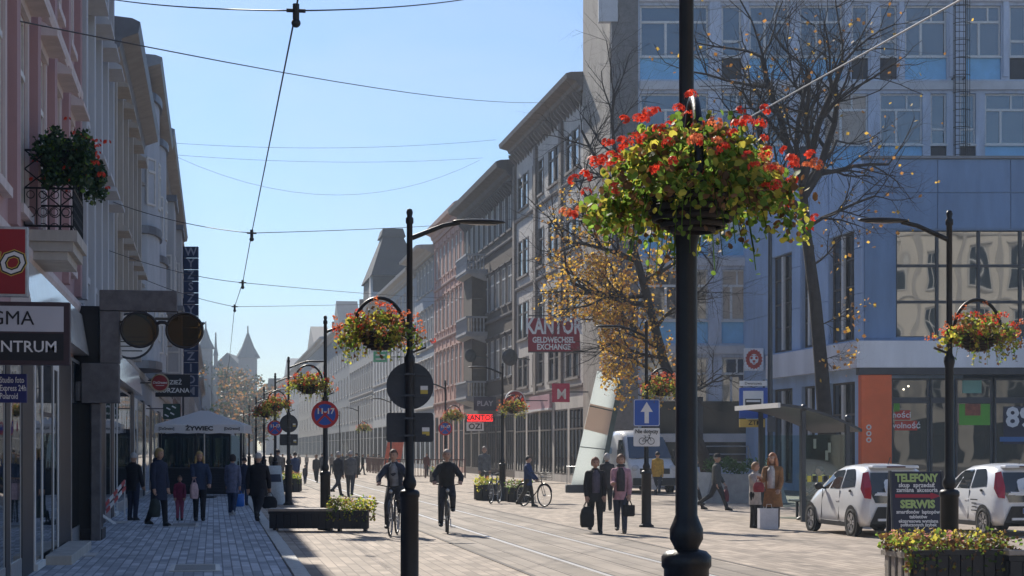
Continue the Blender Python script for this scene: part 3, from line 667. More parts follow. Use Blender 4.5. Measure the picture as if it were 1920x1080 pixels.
for x,z,w,h,s in sdw:
    f,p=win_mesh(w,h,s,frame_dark,glass_dark); o=link('window',f,sdw_wall,(x,.16,z)); link('pane',p,sdw_wall,(x,.16,z))
    MB().box(x+w/2-.12,x+w/2+.12,.02,.12,z+.1,z+h-.1).build('mullion',frame_white,sdw_wall)
# cladding panels, each with its own joint
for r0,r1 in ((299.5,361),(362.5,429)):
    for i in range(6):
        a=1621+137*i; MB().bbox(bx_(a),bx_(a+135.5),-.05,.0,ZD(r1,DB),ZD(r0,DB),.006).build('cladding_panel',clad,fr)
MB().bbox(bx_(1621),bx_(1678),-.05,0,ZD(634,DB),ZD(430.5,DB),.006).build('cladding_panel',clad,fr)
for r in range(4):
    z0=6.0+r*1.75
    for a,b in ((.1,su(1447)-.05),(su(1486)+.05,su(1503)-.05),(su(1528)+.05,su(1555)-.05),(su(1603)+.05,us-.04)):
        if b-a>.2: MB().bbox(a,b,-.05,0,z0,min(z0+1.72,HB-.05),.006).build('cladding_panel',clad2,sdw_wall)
MB().box(-.08,18,-.14,.3,HB,HB+.1).build('parapet_cap',zinc,fr)
for px_ in range(1680,2061,78):
    MB().box(bx_(px_)-.05,bx_(px_)+.05,.04,.2,ZD(632,DB),ZD(432,DB)).build('mullion',bandd,fr)
    for y0,y1 in ((632,566),(565,498),(497,432)):
        if px_<2050: MB().box(bx_(px_)+.05,bx_(px_+78)-.05,.14,.15,ZD(y0,DB)+.04,ZD(y1,DB)-.04).build('pane',glass_mirror,fr)
for y in (566,498): MB().box(bx_(1680),bx_(2060),.05,.18,ZD(y,DB)-.045,ZD(y,DB)+.045).build('transom',bandd,fr)
bz0,bz1=ZD(690,DB),ZD(640,DB)
MB().box(bx_(1607),18,-.42,-.001,bz0,bz1).build('white_band',bandm,fr); MB().box(su(1452),us+.33,-.4,-.001,bz0,bz1).build('white_band',bandm,sdw_wall)
MB().box(bx_(1607),18,-.36,.2,bz0-.26,bz0-.002).build('soffit',bandd,fr)
op=MB().bbox(bx_(1612),bx_(1669),-.3,.3,0,bz0-.27,.01).build('orange_pillar',orange,fr)
for i,y in enumerate((801,813,825)):
    MB().disc((bx_(1626),-.303,ZD(y,DB)),.1,n=14,r_in=.055).build('icon',white_paint,op)
# ground floor glazing
for a,b in ((1672,1743),(1746,1788),(1793,1862),(1866,2000)):
    f,p=win_mesh((b-a)*kB,ZD(692,DB)-.15-.35,'t' if False else '',bandd,glass_shop); o=link('shop_frame',f,fr,(bx_(a),.1,.15)); link('pane',p,fr,(bx_(a),.1,.15))
    MB().box(bx_(a),bx_(b),.05,.17,ZD(756,DB),ZD(745,DB)).build('transom',bandd,fr)
grn=M('green_poster',(.12,.42,.04),.5,.05,2,0); redp=M('red_label',(.55,.05,.03),.5,.05,2,0); whitep=M('white_print',(.8,.8,.8),.5,.02,2,0); bluest=M('blue_strip',(.05,.16,.4),.5,.05,2,0); navy_print=M('navy_print',(.015,.02,.05),.5,.1,3,0)
def poster(par,x0,x1,z0,z1,y,m,name='poster'): return MB().box(x0,x1,y,y+.012,z0,z1).build(name,m,par)
poster(fr,bx_(1800),bx_(1858),ZD(797,DB),ZD(757,DB),.12,grn); poster(fr,bx_(1811),bx_(1840),ZD(779,DB),ZD(757,DB),.105,M('brown_print',(.3,.09,.05),.6,.4,6,0))
poster(fr,bx_(1677),bx_(1688),ZD(772,DB),ZD(752,DB),.12,grn)
poster(fr,bx_(1679),bx_(1708),ZD(787,DB),ZD(769,DB),.12,redp); poster(fr,bx_(1679),bx_(1721),ZD(807,DB),ZD(789,DB),.12,redp)
text('ności',.32,whitep,fr,(bx_(1692),.118,ZD(778,DB)),off=.004); text('wolność',.32,whitep,fr,(bx_(1699),.118,ZD(798,DB)),off=.004)
poster(fr,bx_(1883),bx_(1990),ZD(833,DB),ZD(762,DB),.11,navy_print); text('89',1.05,whitep,fr,(bx_(1913),.105,ZD(784,DB)),off=.03)
poster(fr,bx_(1876),bx_(1995),ZD(828,DB),ZD(819,DB),.1,bluest)
for x,y in ((1695,730),(1704,724)): MB().sph((bx_(x),.06,ZD(y,DB)),.035,8,6).build('spot_lamp',emit('shop_lamp',(1,.9,.7),2.5) if 'shop_lamp' not in MATS else MATS['shop_lamp'],fr)
poster(fr,bx_(1806),bx_(1842),ZD(737,DB),ZD(712,DB),.12,M('mint_print',(.2,.4,.33),.5,.1,2,0))
# lion's head sign: a white square with a red-orange lion face
DL=79.0; kL=DL/F; xx,yy=W((1413-960)*kL,DL)
LS=thing('lion_sign','white square sign with a red lion head beside the bank corner','sign',(xx,yy,ZD(674,DL)),-TH)
MB().bbox(-.43,.43,-.12,.12,-.5,.5,.01).build('panel',bandm,LS)
lred=M('lion_red',(.5,.045,.03),.5,.05,4,0)
lm=MB(); 
no=[(.36+.05*(k%2))*1.0 for k in range(36)]
lm.add([(no[k]*.95*math.cos(2*PI*k/36),-.124,no[k]*1.12*math.sin(2*PI*k/36)) for k in range(36)]+[(.2*math.cos(2*PI*k/36),-.124,.24*math.sin(2*PI*k/36)) for k in range(36)],[(k,(k+1)%36,36+(k+1)%36,36+k) for k in range(36)])
lm.build('mane',lred,LS)
lf=MB()
for sx in (-1,1): lf.disc((.11*sx,-.13,.06),.06,n=8); lf.disc((.12*sx,-.13,-.22),.06,n=8); lf.box(.11*sx-.08,.11*sx+.08,-.132,-.13,.15,.18)
lf.box(-.06,.06,-.132,-.13,-.12,-.04); lf.box(-.02,.02,-.133,-.131,-.2,-.1); lf.build('face',lred,LS)
# entrance steps and handrail of the office block
sx,sy=W((1375-960)*76/F,76); stp=thing('entrance_steps','dark entrance steps with pale handrails under the office block','steps',(sx,sy,0),-TH)
for i in range(6): MB().bbox(-2.4,2.4,.35*i,.35*i+2.4,.16*i,.16*i+.157,.01).build('step',conc,stp)
hr=MB()
for x in (-1.0,.9):
    for q in (0,1.9): hr.cyl((x,q,0.1),(x,q,1.0+q*.45),.03,n=6)
    for k in (.35,.7,1.0): hr.cyl((x,0,k),(x,1.9,k+.86),.03,n=6)
for k in (1.2,1.55,1.9): hr.cyl((-1.0,1.9,k),(.9,1.9,k),.025,n=6)
hr.build('handrail',galv,stp)
# pale building behind the camera: the bank's upstairs glass mirrors it
warm=M('warm_plaster',(.6,.56,.49),.85,.12,1,.1,streak=True)
RBX=W(64,-24)
house('mirrored_building','sunlit plastered building mirrored in the upstairs windows of the bank',RBX,PI-TH,52,25,warm,
   [(16.2,19.6,13,1.7,'mt'),(10.6,14.2,13,1.7,'mt'),(5.4,8.4,13,1.7,'mt')],bands=(9.4,15.0,20.6),cornice=(.8,1.2),pil=13,shop=(9,.4,4.2,1.2),depth=10)
# --- church and trees closing the view
hz_stone=M('church_stone',(.2,.19,.19),.9,.15,.2,.1); hz_roof=M('church_roof',(.09,.11,.12),.8,.15,.2,.1)
DC=560.0; kc=DC/F
CH=thing('church','hazy church with two pointed spires closing the far end of the street','church',PD(428,DC),-TH)
def cx_(px): return (px-428)*kc
MB().box(cx_(400),cx_(455),-2,26,0,ZD(690,DC)).build('nave',hz_stone,CH); MB().prism([(cx_(398),ZD(690,DC)),(cx_(457),ZD(690,DC)),(cx_(428),ZD(662,DC))],-2.4,26,ax='y').build('nave_roof',hz_roof,CH)
for px_,w,yb,yt,n in ((388,14,655,616,8),(466,19,672,624,8),(408,4,668,637,6)):
    t=MB().box(cx_(px_-w*.8),cx_(px_+w*.8),-4,-4+w*1.6*kc,0,ZD(yb,DC)).build('tower',hz_stone,CH)
    MB().lathe([(w*kc*1.25,0),(w*kc*.6,(yb-yt)*kc*.45),(.25,(yb-yt)*kc),(.2,(yb-yt)*kc+2),(0.01,(yb-yt)*kc+2.2)],n,(cx_(px_),-4+w*.8*kc,ZD(yb,DC)),smooth=False).build('spire',hz_roof,CH)
    for k in (.35,.6,.8): MB().box(cx_(px_)-.8,cx_(px_)+.8,-4.06,-4.0,ZD(yb,DC)*k,ZD(yb,DC)*k+3).build('louvre_window',glass_dark,CH)
EH=house('end_house','long low house across the end of the street below the church','x' and W(-70,500),-TH,76,17,lgrey,[(11.5,14.5,16,2,'mt'),(6.5,9.5,16,2,'mt')],hood=False,roof=5,cornice=(.8,1.0),surround=False)
# ------------------------------------------------------------------ trees
bark=M('tree_bark',(.04,.033,.03),.95,.35,6,.8,fine=25)
gold=leafmat('golden_leaves',(.7,.44,.07),.62,.35); brownl=leafmat('brown_leaves',(.42,.2,.05),.5,.4); dgreen=leafmat('dark_green_leaves',(.05,.085,.025),.35,.4)
def rv(r,k=1.0): return Vector((r.uniform(-k,k),r.uniform(-k,k),r.uniform(-k,k)))
def leaf(m,p,s,r,mi=0,n=None,hexa=False):
    d=rv(r); d.normalize(); a=d.orthogonal().normalized(); b=d.cross(a)
    q=r.uniform(0,6.28); a,b=a*math.cos(q)+b*math.sin(q), b*math.cos(q)-a*math.sin(q)
    p=Vector(p); k=s*.45
    if hexa:
        m.add([p-a*s*.5,p-a*s*.3+b*k*.85,p+a*s*.12+b*k,p+a*s*.5+d*s*.1+b*k*.25,p+a*s*.5+d*s*.1-b*k*.25,p+a*s*.12-b*k,p-a*s*.3-b*k*.85],[(0,1,2,3,4,5,6)],mi); return
    m.add([p-a*s*.5, p+b*k, p+a*s*.5+d*s*.12, p-b*k],[(0,1,2,3)],mi)
def grow(m,ends,r,p,d,L,rad,lev,mx,up=.05,wob=.25):
    pts=[p]; rs=[rad]; n=4; starts=[]
    for i in range(n):
        d=(d+rv(r,wob)+Vector((0,0,up))).normalized(); p=p+d*(L/n); rad*=.84; pts.append(p); rs.append(rad); starts.append((p.copy(),d.copy(),rad))
    m.tube(pts,rs,7 if lev<2 else (5 if lev<4 else 3),caps=False)
    if lev>=mx-1: ends.extend(pts[1:])
    if lev<mx:
        for p_,d_,r_ in starts[(0 if lev>0 else 1):]:
            for _ in range((2 if r.random()<.62 else 1) if lev<3 else (1 if r.random()<.8 else 0)):
                a=d_.orthogonal().normalized(); a.rotate(Quaternion(d_,r.uniform(0,6.28)))
                nd=(d_*r.uniform(.45,.9)+a*r.uniform(.5,.95)).normalized()
                grow(m,ends,r,p_,nd,L*r.uniform(.5,.78),r_*r.uniform(.5,.7),lev+1,mx,up,wob)
def tree(label,trunk,rad,limbs,mx,seed,leaves,keep,lsize=.11,mats=None):
    r=random.Random(seed); base=Vector(trunk[0]); t=thing('tree',label,'tree',(base.x,base.y,0),0)
    m=MB(); pts=[Vector(p)-Vector((base.x,base.y,0)) for p in trunk]; k=len(pts)
    rs=[rad*(1-.62*i/(k-1)) for i in range(k)]; rs[0]*=1.35
    m.tube(pts,rs,10,caps=False); ends=[]
    for (i,f,dr,L,rr) in limbs:
        p=pts[i].lerp(pts[min(i+1,k-1)],f); grow(m,ends,r,p,Vector(dr).normalized(),L,rr,1,mx)
    grow(m,ends,r,pts[-1],(pts[-1]-pts[-2]).normalized(),3.2,rs[-1],1,mx)
    m.build('trunk',bark,t); lm=MB(); c=0
    ends=[e for e in ends if keep(e+Vector((base.x,base.y,0)),r)]
    if ends:
        for _ in range(leaves):
            e=r.choice(ends); leaf(lm,e+rv(r,.13),lsize*r.uniform(.6,1.4),r,0 if r.random()<.6 else 1)
        tag(lm.build('crown',mats,t),kind='stuff')
    return t
def pix(p):
    X=p.x*CT-p.y*ST; D=p.x*ST+p.y*CT; return 960+X*F/D, HZ-(p.z-CAM)*F/D
DA=66.0
trA=[P3(x,y,DA) for x,y in ((1338,932),(1318,850),(1280,760),(1245,680),(1222,590),(1198,500),(1168,400),(1160,330))]
cr=Vector((CT,-ST,0)); fw=Vector((ST,CT,0)); upv=Vector((0,0,1))
def dv(a,b,c): return cr*a+upv*b+fw*c
limA=[(3,.3,dv(-1,.35,.2),2.9,.11),(4,.2,dv(-1,.25,-.3),3.1,.12),(4,.7,dv(.8,.5,.2),2.6,.1),(5,.1,dv(-1,.4,.3),2.9,.11),(5,.6,dv(-.9,.6,-.4),2.8,.1),(6,.2,dv(.7,.8,.3),2.6,.09),(6,.6,dv(-.8,.9,.1),2.7,.09),(3,.7,dv(.5,.4,-.8),2.6,.08),(2,.6,dv(-.8,.1,-.5),2.2,.07),(2,.2,dv(.6,.3,.5),2.2,.07),(3,.1,dv(-1,-.1,0),2.6,.08),(4,.4,dv(-1,-.05,.4),2.6,.09)]
def keepA(p,r):
    a,b=pix(p)
    if a<1128 and b>592+r.uniform(-8,16): return False
    if a<1000+r.uniform(0,60) or (a<1110 and r.random()<.45): return False
    if b>770 or a>1300 or (a>1262 and r.random()<.6): return False
    return p.z<ZD(385,DA)+r.uniform(-1.2,.8) and r.random()<(.35 if p.z>ZD(470,DA) else .95)
tree('leaning tree with golden leaves on its lower half behind the white van',trA,.25,limA,5,5,5600,keepA,.12,[gold,brownl])
DT=58.0
trC=[P3(x,y,DT) for x,y in ((1556,944),(1548,800),(1540,690),(1528,560),(1512,440),(1508,380),(1500,320))]
limC=[(4,.6,dv(-.9,1,.2),4.2,.2),(5,.2,dv(.9,1,.1),4.4,.21),(5,.6,dv(.3,1.2,-.4),5.0,.19),(5,.9,dv(-.5,1.3,.3),5.2,.19),(4,.2,dv(1,.5,-.2),3.0,.09),(4,.8,dv(-1,.5,-.2),3.4,.1),(3,.5,dv(.8,.25,.2),1.8,.05),(2,.6,dv(.9,.2,-.3),1.3,.03),(2,.1,dv(.5,.2,-.6),1.0,.025),(5,.5,dv(.6,1,.6),4.0,.13)]
tree('large bare tree with dark forked branches in front of the bank',trC,.29,[(i,f,d,L*.82,q*.8) for i,f,d,L,q in limC],5,9,420,lambda p,r: r.random()<.5,.13,[brownl,gold])
for i,(px_,D_,h_,w_) in enumerate(((437,400,20,9),(458,385,17,8),(478,360,14,7))):
    x,y=PD(px_,D_); r=random.Random(30+i); t=thing('tree',['tallest hazy brownish tree below the church roof','middle hazy brownish tree below the right church spire','shortest hazy brownish tree beside the last right hand house'][i],'tree',(x,y,0),0,'hazy trees before the church')
    m=MB().cyl((0,0,0),(0,0,h_*.5),.5,.3,8); [m.cyl((0,0,h_*(.3+.04*k)),(w_*.35*math.cos(k*2.1),w_*.35*math.sin(k*2.1),h_*(.55+.05*k)),.2,.08,5) for k in range(6)]; m.build('trunk',bark,t); lm=MB()
    cl=[Vector((r.gauss(0,w_*.25),r.gauss(0,w_*.25),h_*r.uniform(.3,.98))) for _ in range(26)]
    for _ in range(1800): leaf(lm,r.choice(cl)+Vector((r.gauss(0,.9),r.gauss(0,.9),r.gauss(0,.9))),.7*r.uniform(.5,1.3),r,0 if r.random()<.4 else 1)
    tag(lm.build('crown',[brownl,dgreen],t),kind='stuff')
# ------------------------------------------------------------------ lamp posts
def make_lamp(label):
    t=thing('street_lamp',label,'street lamp',(0,0,0),0,'black lamp posts along the street')
    MB().lathe([(0,0),(.17,0),(.17,.04),(.125,.06),(.112,.1),(.112,1.2),(.124,1.215),(.124,1.265),(.1,1.29),(.06,1.3)],24).build('base',black_iron,t)
    MB().lathe([(.06,1.29),(.062,1.31),(.083,1.35),(.083,1.4),(.066,1.44),(.055,1.47),(.053,2.8),(.06,2.83),(.068,2.87),(.066,2.92),(.045,2.95),(.038,2.98),(.036,4.55),(.048,4.56),(.048,4.62),(.03,4.64),(.042,4.69),(.03,4.73),(0,4.74)],20).build('shaft',black_iron,t)
    MB().tube([(.03,0,4.38),(.2,0,4.45),(.42,0,4.54),(.62,0,4.58)],[.032,.03,.028,.028],10).build('arm',black_iron,t)
    l=MB(); l.sph((.86,0,4.595),(.34,.12,.035),16,8); l.build('luminaire',black_iron,t)
    MB().sph((.9,0,4.567),(.2,.085,.012),12,6).build('lamp_glass',glass_dark,t)
    MB().bar((.04,0,2.98),(.2,0,3.04),.03,.025).build('stub_bracket',black_iron,t)
    return t
lamp0=make_lamp('tallest black lamp post in the foreground carrying the largest flower basket'); lamp0.location=(*PD(1287,8.75),0)
LV=2.37; RV=9.8
LAMPS={}
def put_lamp(key,x,y,rz,label):
    c=copy_tree(lamp0); c.location=(x,y,0); c.rotation_euler=(0,0,rz); c['label']=label; LAMPS[key]=(x,y)
lampl=[(768,'black lamp post with backs of two road signs, left of the tram rails'),(610,'black lamp post behind the flowered bench, with a blue no-stopping sign'),(541,'black lamp post behind the man in the black coat, with small sign backs'),
 (516,'black lamp post in the left line with a small blue sign, fourth from the foreground'),(495,'small black lamp post fifth along the left line'),(480,'small black lamp post sixth along the left line'),(467,'tiny black lamp post seventh along the left line'),(457,'tiny black lamp post eighth along the left line')]
for px_,lb in lampl: put_lamp(px_,*((LV,UV(px_,LV)) if px_!=610 else PD(610,38.9)),0,lb)
lampr=[(1212,'black lamp post carrying the blue one-way arrow sign'),(942,'black lamp post standing between planters and parked bicycle'),(835,'black lamp post with blue sign right of the cyclists'),(733,'small black lamp post behind the round sign back'),(672,'tiny black lamp post in the right line near the pink shop sign'),(637,'tiny black lamp post last along the right line')]
x,y=PD(1780,21.7); put_lamp(1780,x,y,PI,'black lamp post beside the dark phone repair board')
for px_,lb in lampr: put_lamp(px_,RV,UV(px_,RV),PI,lb)
LAMPS[1287]=PD(1287,8.75)
# ------------------------------------------------------------------ flowers
lf_g=leafmat('geranium_leaf',(.18,.29,.045),.72,.5); lf_y=leafmat('yellow_leaf',(.5,.45,.07),.68,.35); lf_d=leafmat('dry_leaf',(.2,.1,.04),.4,.4); petal=leafmat('red_petal',(.75,.075,.035),.5,.25); petal_o=leafmat('orange_petal',(.7,.2,.08),.5,.25); petal_y=leafmat('yellow_petal',(.75,.6,.12),.5,.2); petal_p=leafmat('pink_petal',(.75,.35,.3),.5,.25)
hoopm=black_iron; wick=M('dark_slats',(.03,.022,.018),.7,.35,12,.3)
def blob(r,n,c,rad,s,mi,m,drop=0,inner=.35,low=-1,hexa=False):
    k=0
    while k<n:
        d=rv(r); 
        if d.length>1 or d.z<low: continue
        d=d.normalized()*(inner+(1-inner)*r.random()**.6)
        p=Vector((c[0]+d.x*rad[0]*r.uniform(.75,1.12),c[1]+d.y*rad[1]*r.uniform(.75,1.12),c[2]+d.z*rad[2]-drop*(d.x**2+d.y**2)*r.random()))
        leaf(m,p,s*r.uniform(.55,1.35),r,mi() if callable(mi) else mi,hexa=hexa); k+=1
def flower_mesh(seed,s=.036,mat=None):
    r=random.Random(seed); m=MB()
    for _ in range(16):
        d=rv(r); d.normalize(); d.z=abs(d.z)*.7; c=d*s
        a=d.orthogonal().normalized(); b=d.cross(a)
        for k in range(5):
            q=2*PI*k/5+r.random(); e=a*math.cos(q)+b*math.sin(q); f=d.cross(e)
            m.add([c,c+e*s*.34+f*s*.17,c+e*s*.5,c+e*s*.34-f*s*.17],[(0,1,2,3)])
    return m.mesh('flower_head',mat or petal)
FH=[flower_mesh(i,.036,petal if i<3 else petal_o) for i in range(4)]
def basket_meshes(seed,nl,nb,ls,spread=(.5,.46,.3),K=26,hexa=False,wg=(.5,.8)):
    r=random.Random(seed); m=MB()
    pick=lambda: (0 if (q:=r.random())<wg[0] else (1 if q<wg[1] else 2))
    subs=[]
    for i in range(K):
        a=2*PI*(i*.618)+r.uniform(-.2,.2); k=math.sqrt((i+.5)/K)*r.uniform(.85,1.08); subs.append((k*spread[0]*math.cos(a),k*spread[1]*math.sin(a),spread[2]*(.55-.85*k**2)+r.uniform(-.07,.09)))
    for c in subs: blob(r,int(nl*.85)//K,c,(.135,.135,.115),ls,pick,m,drop=.1,inner=.05,hexa=hexa)
    for _ in range(int(K*1.7)):                      # trailing stems with their leaves
        a=r.uniform(0,6.28); k=r.uniform(.3,.95); p=Vector((k*spread[0]*math.cos(a),k*spread[1]*math.sin(a),-.02)); L=r.uniform(.1,.3)*(1.2 if k>.5 else .5); pts=[p+Vector((math.cos(a)*.06*f,math.sin(a)*.06*f,-L*f)) for f in (0,.33,.66,1)]
        m.tube(pts,.003,3,m=0,caps=False)
        for f in range(7): leaf(m,pts[0].lerp(pts[-1],f/6)+rv(r,.025),ls*r.uniform(.6,1.1),r,pick(),hexa=hexa)
    for _ in range(46):
        c=Vector(r.choice(subs)); m.tube([(c.x*.15,c.y*.15,-.05),(c.x*.6,c.y*.6,c.z*.6+.05),tuple(c)],.003,3,m=0,caps=False)
    fo=m.mesh('foliage',[lf_g,lf_y,lf_d])
    pos=[]
    for i in range(nb):
        c=Vector(subs[(i*7+3)%K]); d=Vector((c.x,c.y,abs(c.z)+.1))+rv(r,.35); d.normalize(); p=c+d*r.uniform(.12,.21); pos.append((p.x,p.y,p.z))
    return fo,pos
def blossoms(pos,seed,mats,s=.03,n=26):
    r=random.Random(seed); m=MB()
    for p in pos:
        mi=0 if r.random()<.6 else 1
        for _ in range(n):
            d=rv(r); d.normalize(); leaf(m,Vector(p)+d*s,s*.9,r,mi)
    return m.mesh('blossoms',mats)
def bowl_mesh():
    m=MB()
    for i in range(6):
        a0=PI/2*(i/6)*.92; z=-.24*math.sin(a0); rr=.27*math.cos(a0)+.02
        m.lathe([(rr,z-.036),(rr+.012,z-.034),(rr+.014,z-.006),(rr,z)],18)
    m.lathe([(.0,-.262),(.1,-.262),(.1,-.24),(0,-.24)],14)
    for k in range(10):
        a=2*PI*k/10; m.tube([((.275*math.cos(q)+.0)*math.cos(a),(.275*math.cos(q))*math.sin(a),-.245*math.sin(q)) for q in [PI/2*j/6 for j in range(7)]],.007,4)
    return m
slat_meshes=[]
for i in range(6):
    a0=PI/2*(i/6)*.92; z=-.24*math.sin(a0); rr=.27*math.cos(a0)+.02
    slat_meshes.append(MB().lathe([(rr,z-.036),(rr+.012,z-.034),(rr+.014,z-.006),(rr,z),(rr-.01,z-.004),(rr-.01,z-.032),(rr,z-.036)],20).mesh('slat',wick))
soil=MB().lathe([(.0,-.2),(.12,-.19),(.22,-.1),(.262,0),(0,.02)],16).mesh('soil',M('liner',(.02,.018,.014),.95,.3,10,.3))
hoop_me=MB().tube([(.31*math.cos(PI*i/18),0,.02+.40*math.sin(PI*i/18)) for i in range(19)],.022,8).mesh('hoop',hoopm)
BSK=[basket_meshes(40+i,1500,60,.055,(.5,.44,.27),30,wg=(.26,.6)) for i in range(3)]
BLM=[blossoms(BSK[i][1],60+i,[petal_o,petal],.032,14) for i in range(3)]
def basket(lampkey,ang,label,off=.37,z=3.22,big=False,var=0,rzf=0):
    lx_,ly_=LAMPS[lampkey]; x=lx_+off*math.cos(ang); y=ly_+off*math.sin(ang)
    t=thing('flower_basket',label,'flower basket',(x,y,z),ang,'flower baskets hung on lamp posts')
    link('hoop',hoop_me,t); link('liner',soil,t,scale=.84)
    for s_ in slat_meshes: link('slat',s_,t,scale=.84)
    MB().bar((-.27,0,-.02),(-off+.03,0,-.06),.03,.03).build('hanger',black_iron,t)
    if big:
        fo,pos=basket_meshes(77,5200,115,.037,(.55,.46,.36),50,True); tag(link('foliage',fo,t),kind='stuff')
        r=random.Random(5)
        for p in pos: link('flower_head',r.choice(FH),t,p,rot=(r.uniform(-.6,.6),r.uniform(-.6,.6),r.uniform(0,6)),scale=r.uniform(.6,1.0))
    else:
        tag(link('foliage',BSK[var%3][0],t,rz=rzf),kind='stuff'); tag(link('blossoms',BLM[var%3],t,rz=rzf),kind='stuff')
basket(1287,math.radians(-100),'largest basket of red geraniums on the foreground lamp post',off=.33,z=3.05,big=True)
basket(768,PI,'basket of orange and yellow flowers left of the lamp post with sign backs',var=0)
basket(610,PI,'basket of orange flowers above the blue no-stopping sign',var=1,rzf=1)
basket(541,PI,'basket of fading flowers hanging over the pavement near the white parasol',var=2,rzf=2)
basket(516,PI,'small basket of flowers behind the white parasol edge',var=0,rzf=3)
basket(1780,0,'basket of red flowers at the right edge before the white band',var=1,rzf=4)
basket(1212,0,'basket of orange flowers among golden leaves behind the foreground post',var=2,rzf=5)
basket(942,0,'basket of orange flowers below the round red shop sign',var=0,rzf=.6)
basket(835,0,'small basket of flowers between cyclist and red exchange sign',var=1,rzf=1.7)
basket(733,0,'tiny basket of flowers left of the big round sign back',var=2,rzf=2.5)
basket(672,0,'tiny basket of flowers among the far right hand lamps',var=0,rzf=2.9)
# ------------------------------------------------------------------ road signs on the posts
sign_back=M('sign_back',(.055,.058,.066),.5,.15,6,.05,metal=.3); sblue=M('sign_blue',(.02,.09,.42),.4,.06,4,0); sred=M('sign_red',(.5,.03,.03),.4,.06,4,0); swhite=M('sign_white',(.75,.75,.74),.45,.05,4,0); syel=M('sticker_yellow',(.6,.45,.08),.5,.05,4,0); sblk=M('sign_black',(.012,.012,.014),.5,.1,4,0)
def plate(m,w,h,t=.012,r=.04,cy=0,cz=0,y=0):
    n=5; pts=[]
    for qx,qz,a0 in ((1,1,0),(-1,1,PI/2),(-1,-1,PI),(1,-1,1.5*PI)):
        for k in range(n+1):
            a=a0+PI/2*k/n; pts.append((qx*(w/2-r)+r*math.cos(a),cz+qz*(h/2-r)+r*math.sin(a)))
    return m.prism(pts,y,y+t,ax='y')
def back_sign(key,kind,z,label,k=1.0):
    x,y=LAMPS[key]; t=thing('road_sign',label,'road sign',(x,y,z),-TH,'road signs seen from behind')
    if kind=='round':
        MB().cyl((0,.07,0),(0,.085,0),.29,n=36,smooth=False).build('plate',sign_back,t); zz=(-.12,.14); sx=.17
        MB().cyl((0,.062,0),(0,.07,0),.292,n=36,caps=False).build('rim',galv,t)
    else:
        plate(MB(),.58,.36,.014,.035,y=.07).build('plate',sign_back,t); zz=(-.1,.11); sx=.19
    for q in zz:
        MB().box(-.2,.2,.05,.068,q-.015,q+.015).box(-.06,.06,-.06,.05,q-.012,q+.012).build('clamp',dark_steel,t)
    MB().box(sx-.04,sx+.05,.062,.068,-.05,.0).build('sticker',swhite,t); MB().box(sx-.04,sx+.05,.062,.068,-.1,-.052).build('sticker',syel,t)
back_sign(768,'round',2.57,'large round sign seen from behind on the nearest left post'); back_sign(768,'rect',2.06,'large rectangular sign back below the round one on the nearest left post')
back_sign(541,'round',2.6,'small round sign back on the post behind the man in black'); back_sign(541,'rect',2.08,'small rectangular sign back below the small round one')
def nostop(key,z,label):
    x,y=LAMPS[key]; t=thing('road_sign',label,'road sign',(x,y,z),-TH,'blue no-stopping signs')
    MB().cyl((0,-.085,0),(0,-.07,0),.3,n=36,smooth=False).build('plate',sblue,t)
    MB().disc((0,-.0865,0),.3,n=36,r_in=.235).build('ring',sred,t)
    for a in (PI/4,-PI/4): MB().obox((0,-.088,0),(.5,.004,.045),Matrix.Rotation(a,3,'Y')).build('bar',sred,t)
    text('11-17',.17,swhite,t,(0.01,-.092,.07),off=.006)
    MB().box(-.05,.05,-.07,.05,-.015,.015).build('clamp',dark_steel,t)
nostop(610,2.55,'blue no-stopping sign reading 11-17 above the flowered bench'); nostop(516,2.6,'small blue no-stopping sign over the pavement, left of the round sign back'); nostop(835,2.66,'small blue no-stopping sign right of the rectangular sign back')
x,y=LAMPS[1212]; t=thing('road_sign','blue square sign with white upward arrow on the right hand post','road sign',(x,y,2.62),-TH)
plate(MB(),.6,.62,.014,.04,y=-.085).build('plate',sblue,t); plate(MB(),.585,.605,.002,.04,y=-.0875).build('border',swhite,t); plate(MB(),.56,.58,.002,.03,y=-.0897).build('field',sblue,t)
MB().prism([(-.05,-.24),(.05,-.24),(.05,.02),(.14,.02),(0,.25),(-.14,.02),(-.05,.02)],-.0925,-.090,ax='y').build('arrow',swhite,t)
t=thing('road_sign','white plate with a bicycle reading Nie dotyczy below the arrow sign','road sign',(x,y,2.06),-TH)
plate(MB(),.6,.42,.014,.03,y=-.085).build('plate',swhite,t); text('Nie dotyczy',.125,sblk,t,(0,-.09,.13),off=.003,xs=.86)
bk=MB()
for cx in (-.1,.1): bk.tube([(cx+.075*math.cos(2*PI*k/14),-.089,-.09+.075*math.sin(2*PI*k/14)) for k in range(14)],.007,4,closed=True)
for a,b in (((-.1,-.09),(-.03,.0)),((-.03,0),(.07,0)),((.07,.0),(.1,-.09)),((-.1,-.09),(0,-.09)),((0,-.09),(.07,0)),((0,-.09),(-.04,.03)),((.07,0),(.06,.04)),((.03,.045),(.09,.04)),((-.07,.03),(-.02,.03))): bk.cyl((a[0],-.089,a[1]),(b[0],-.089,b[1]),.007,n=4)
bk.build('bicycle_symbol',sblk,t)
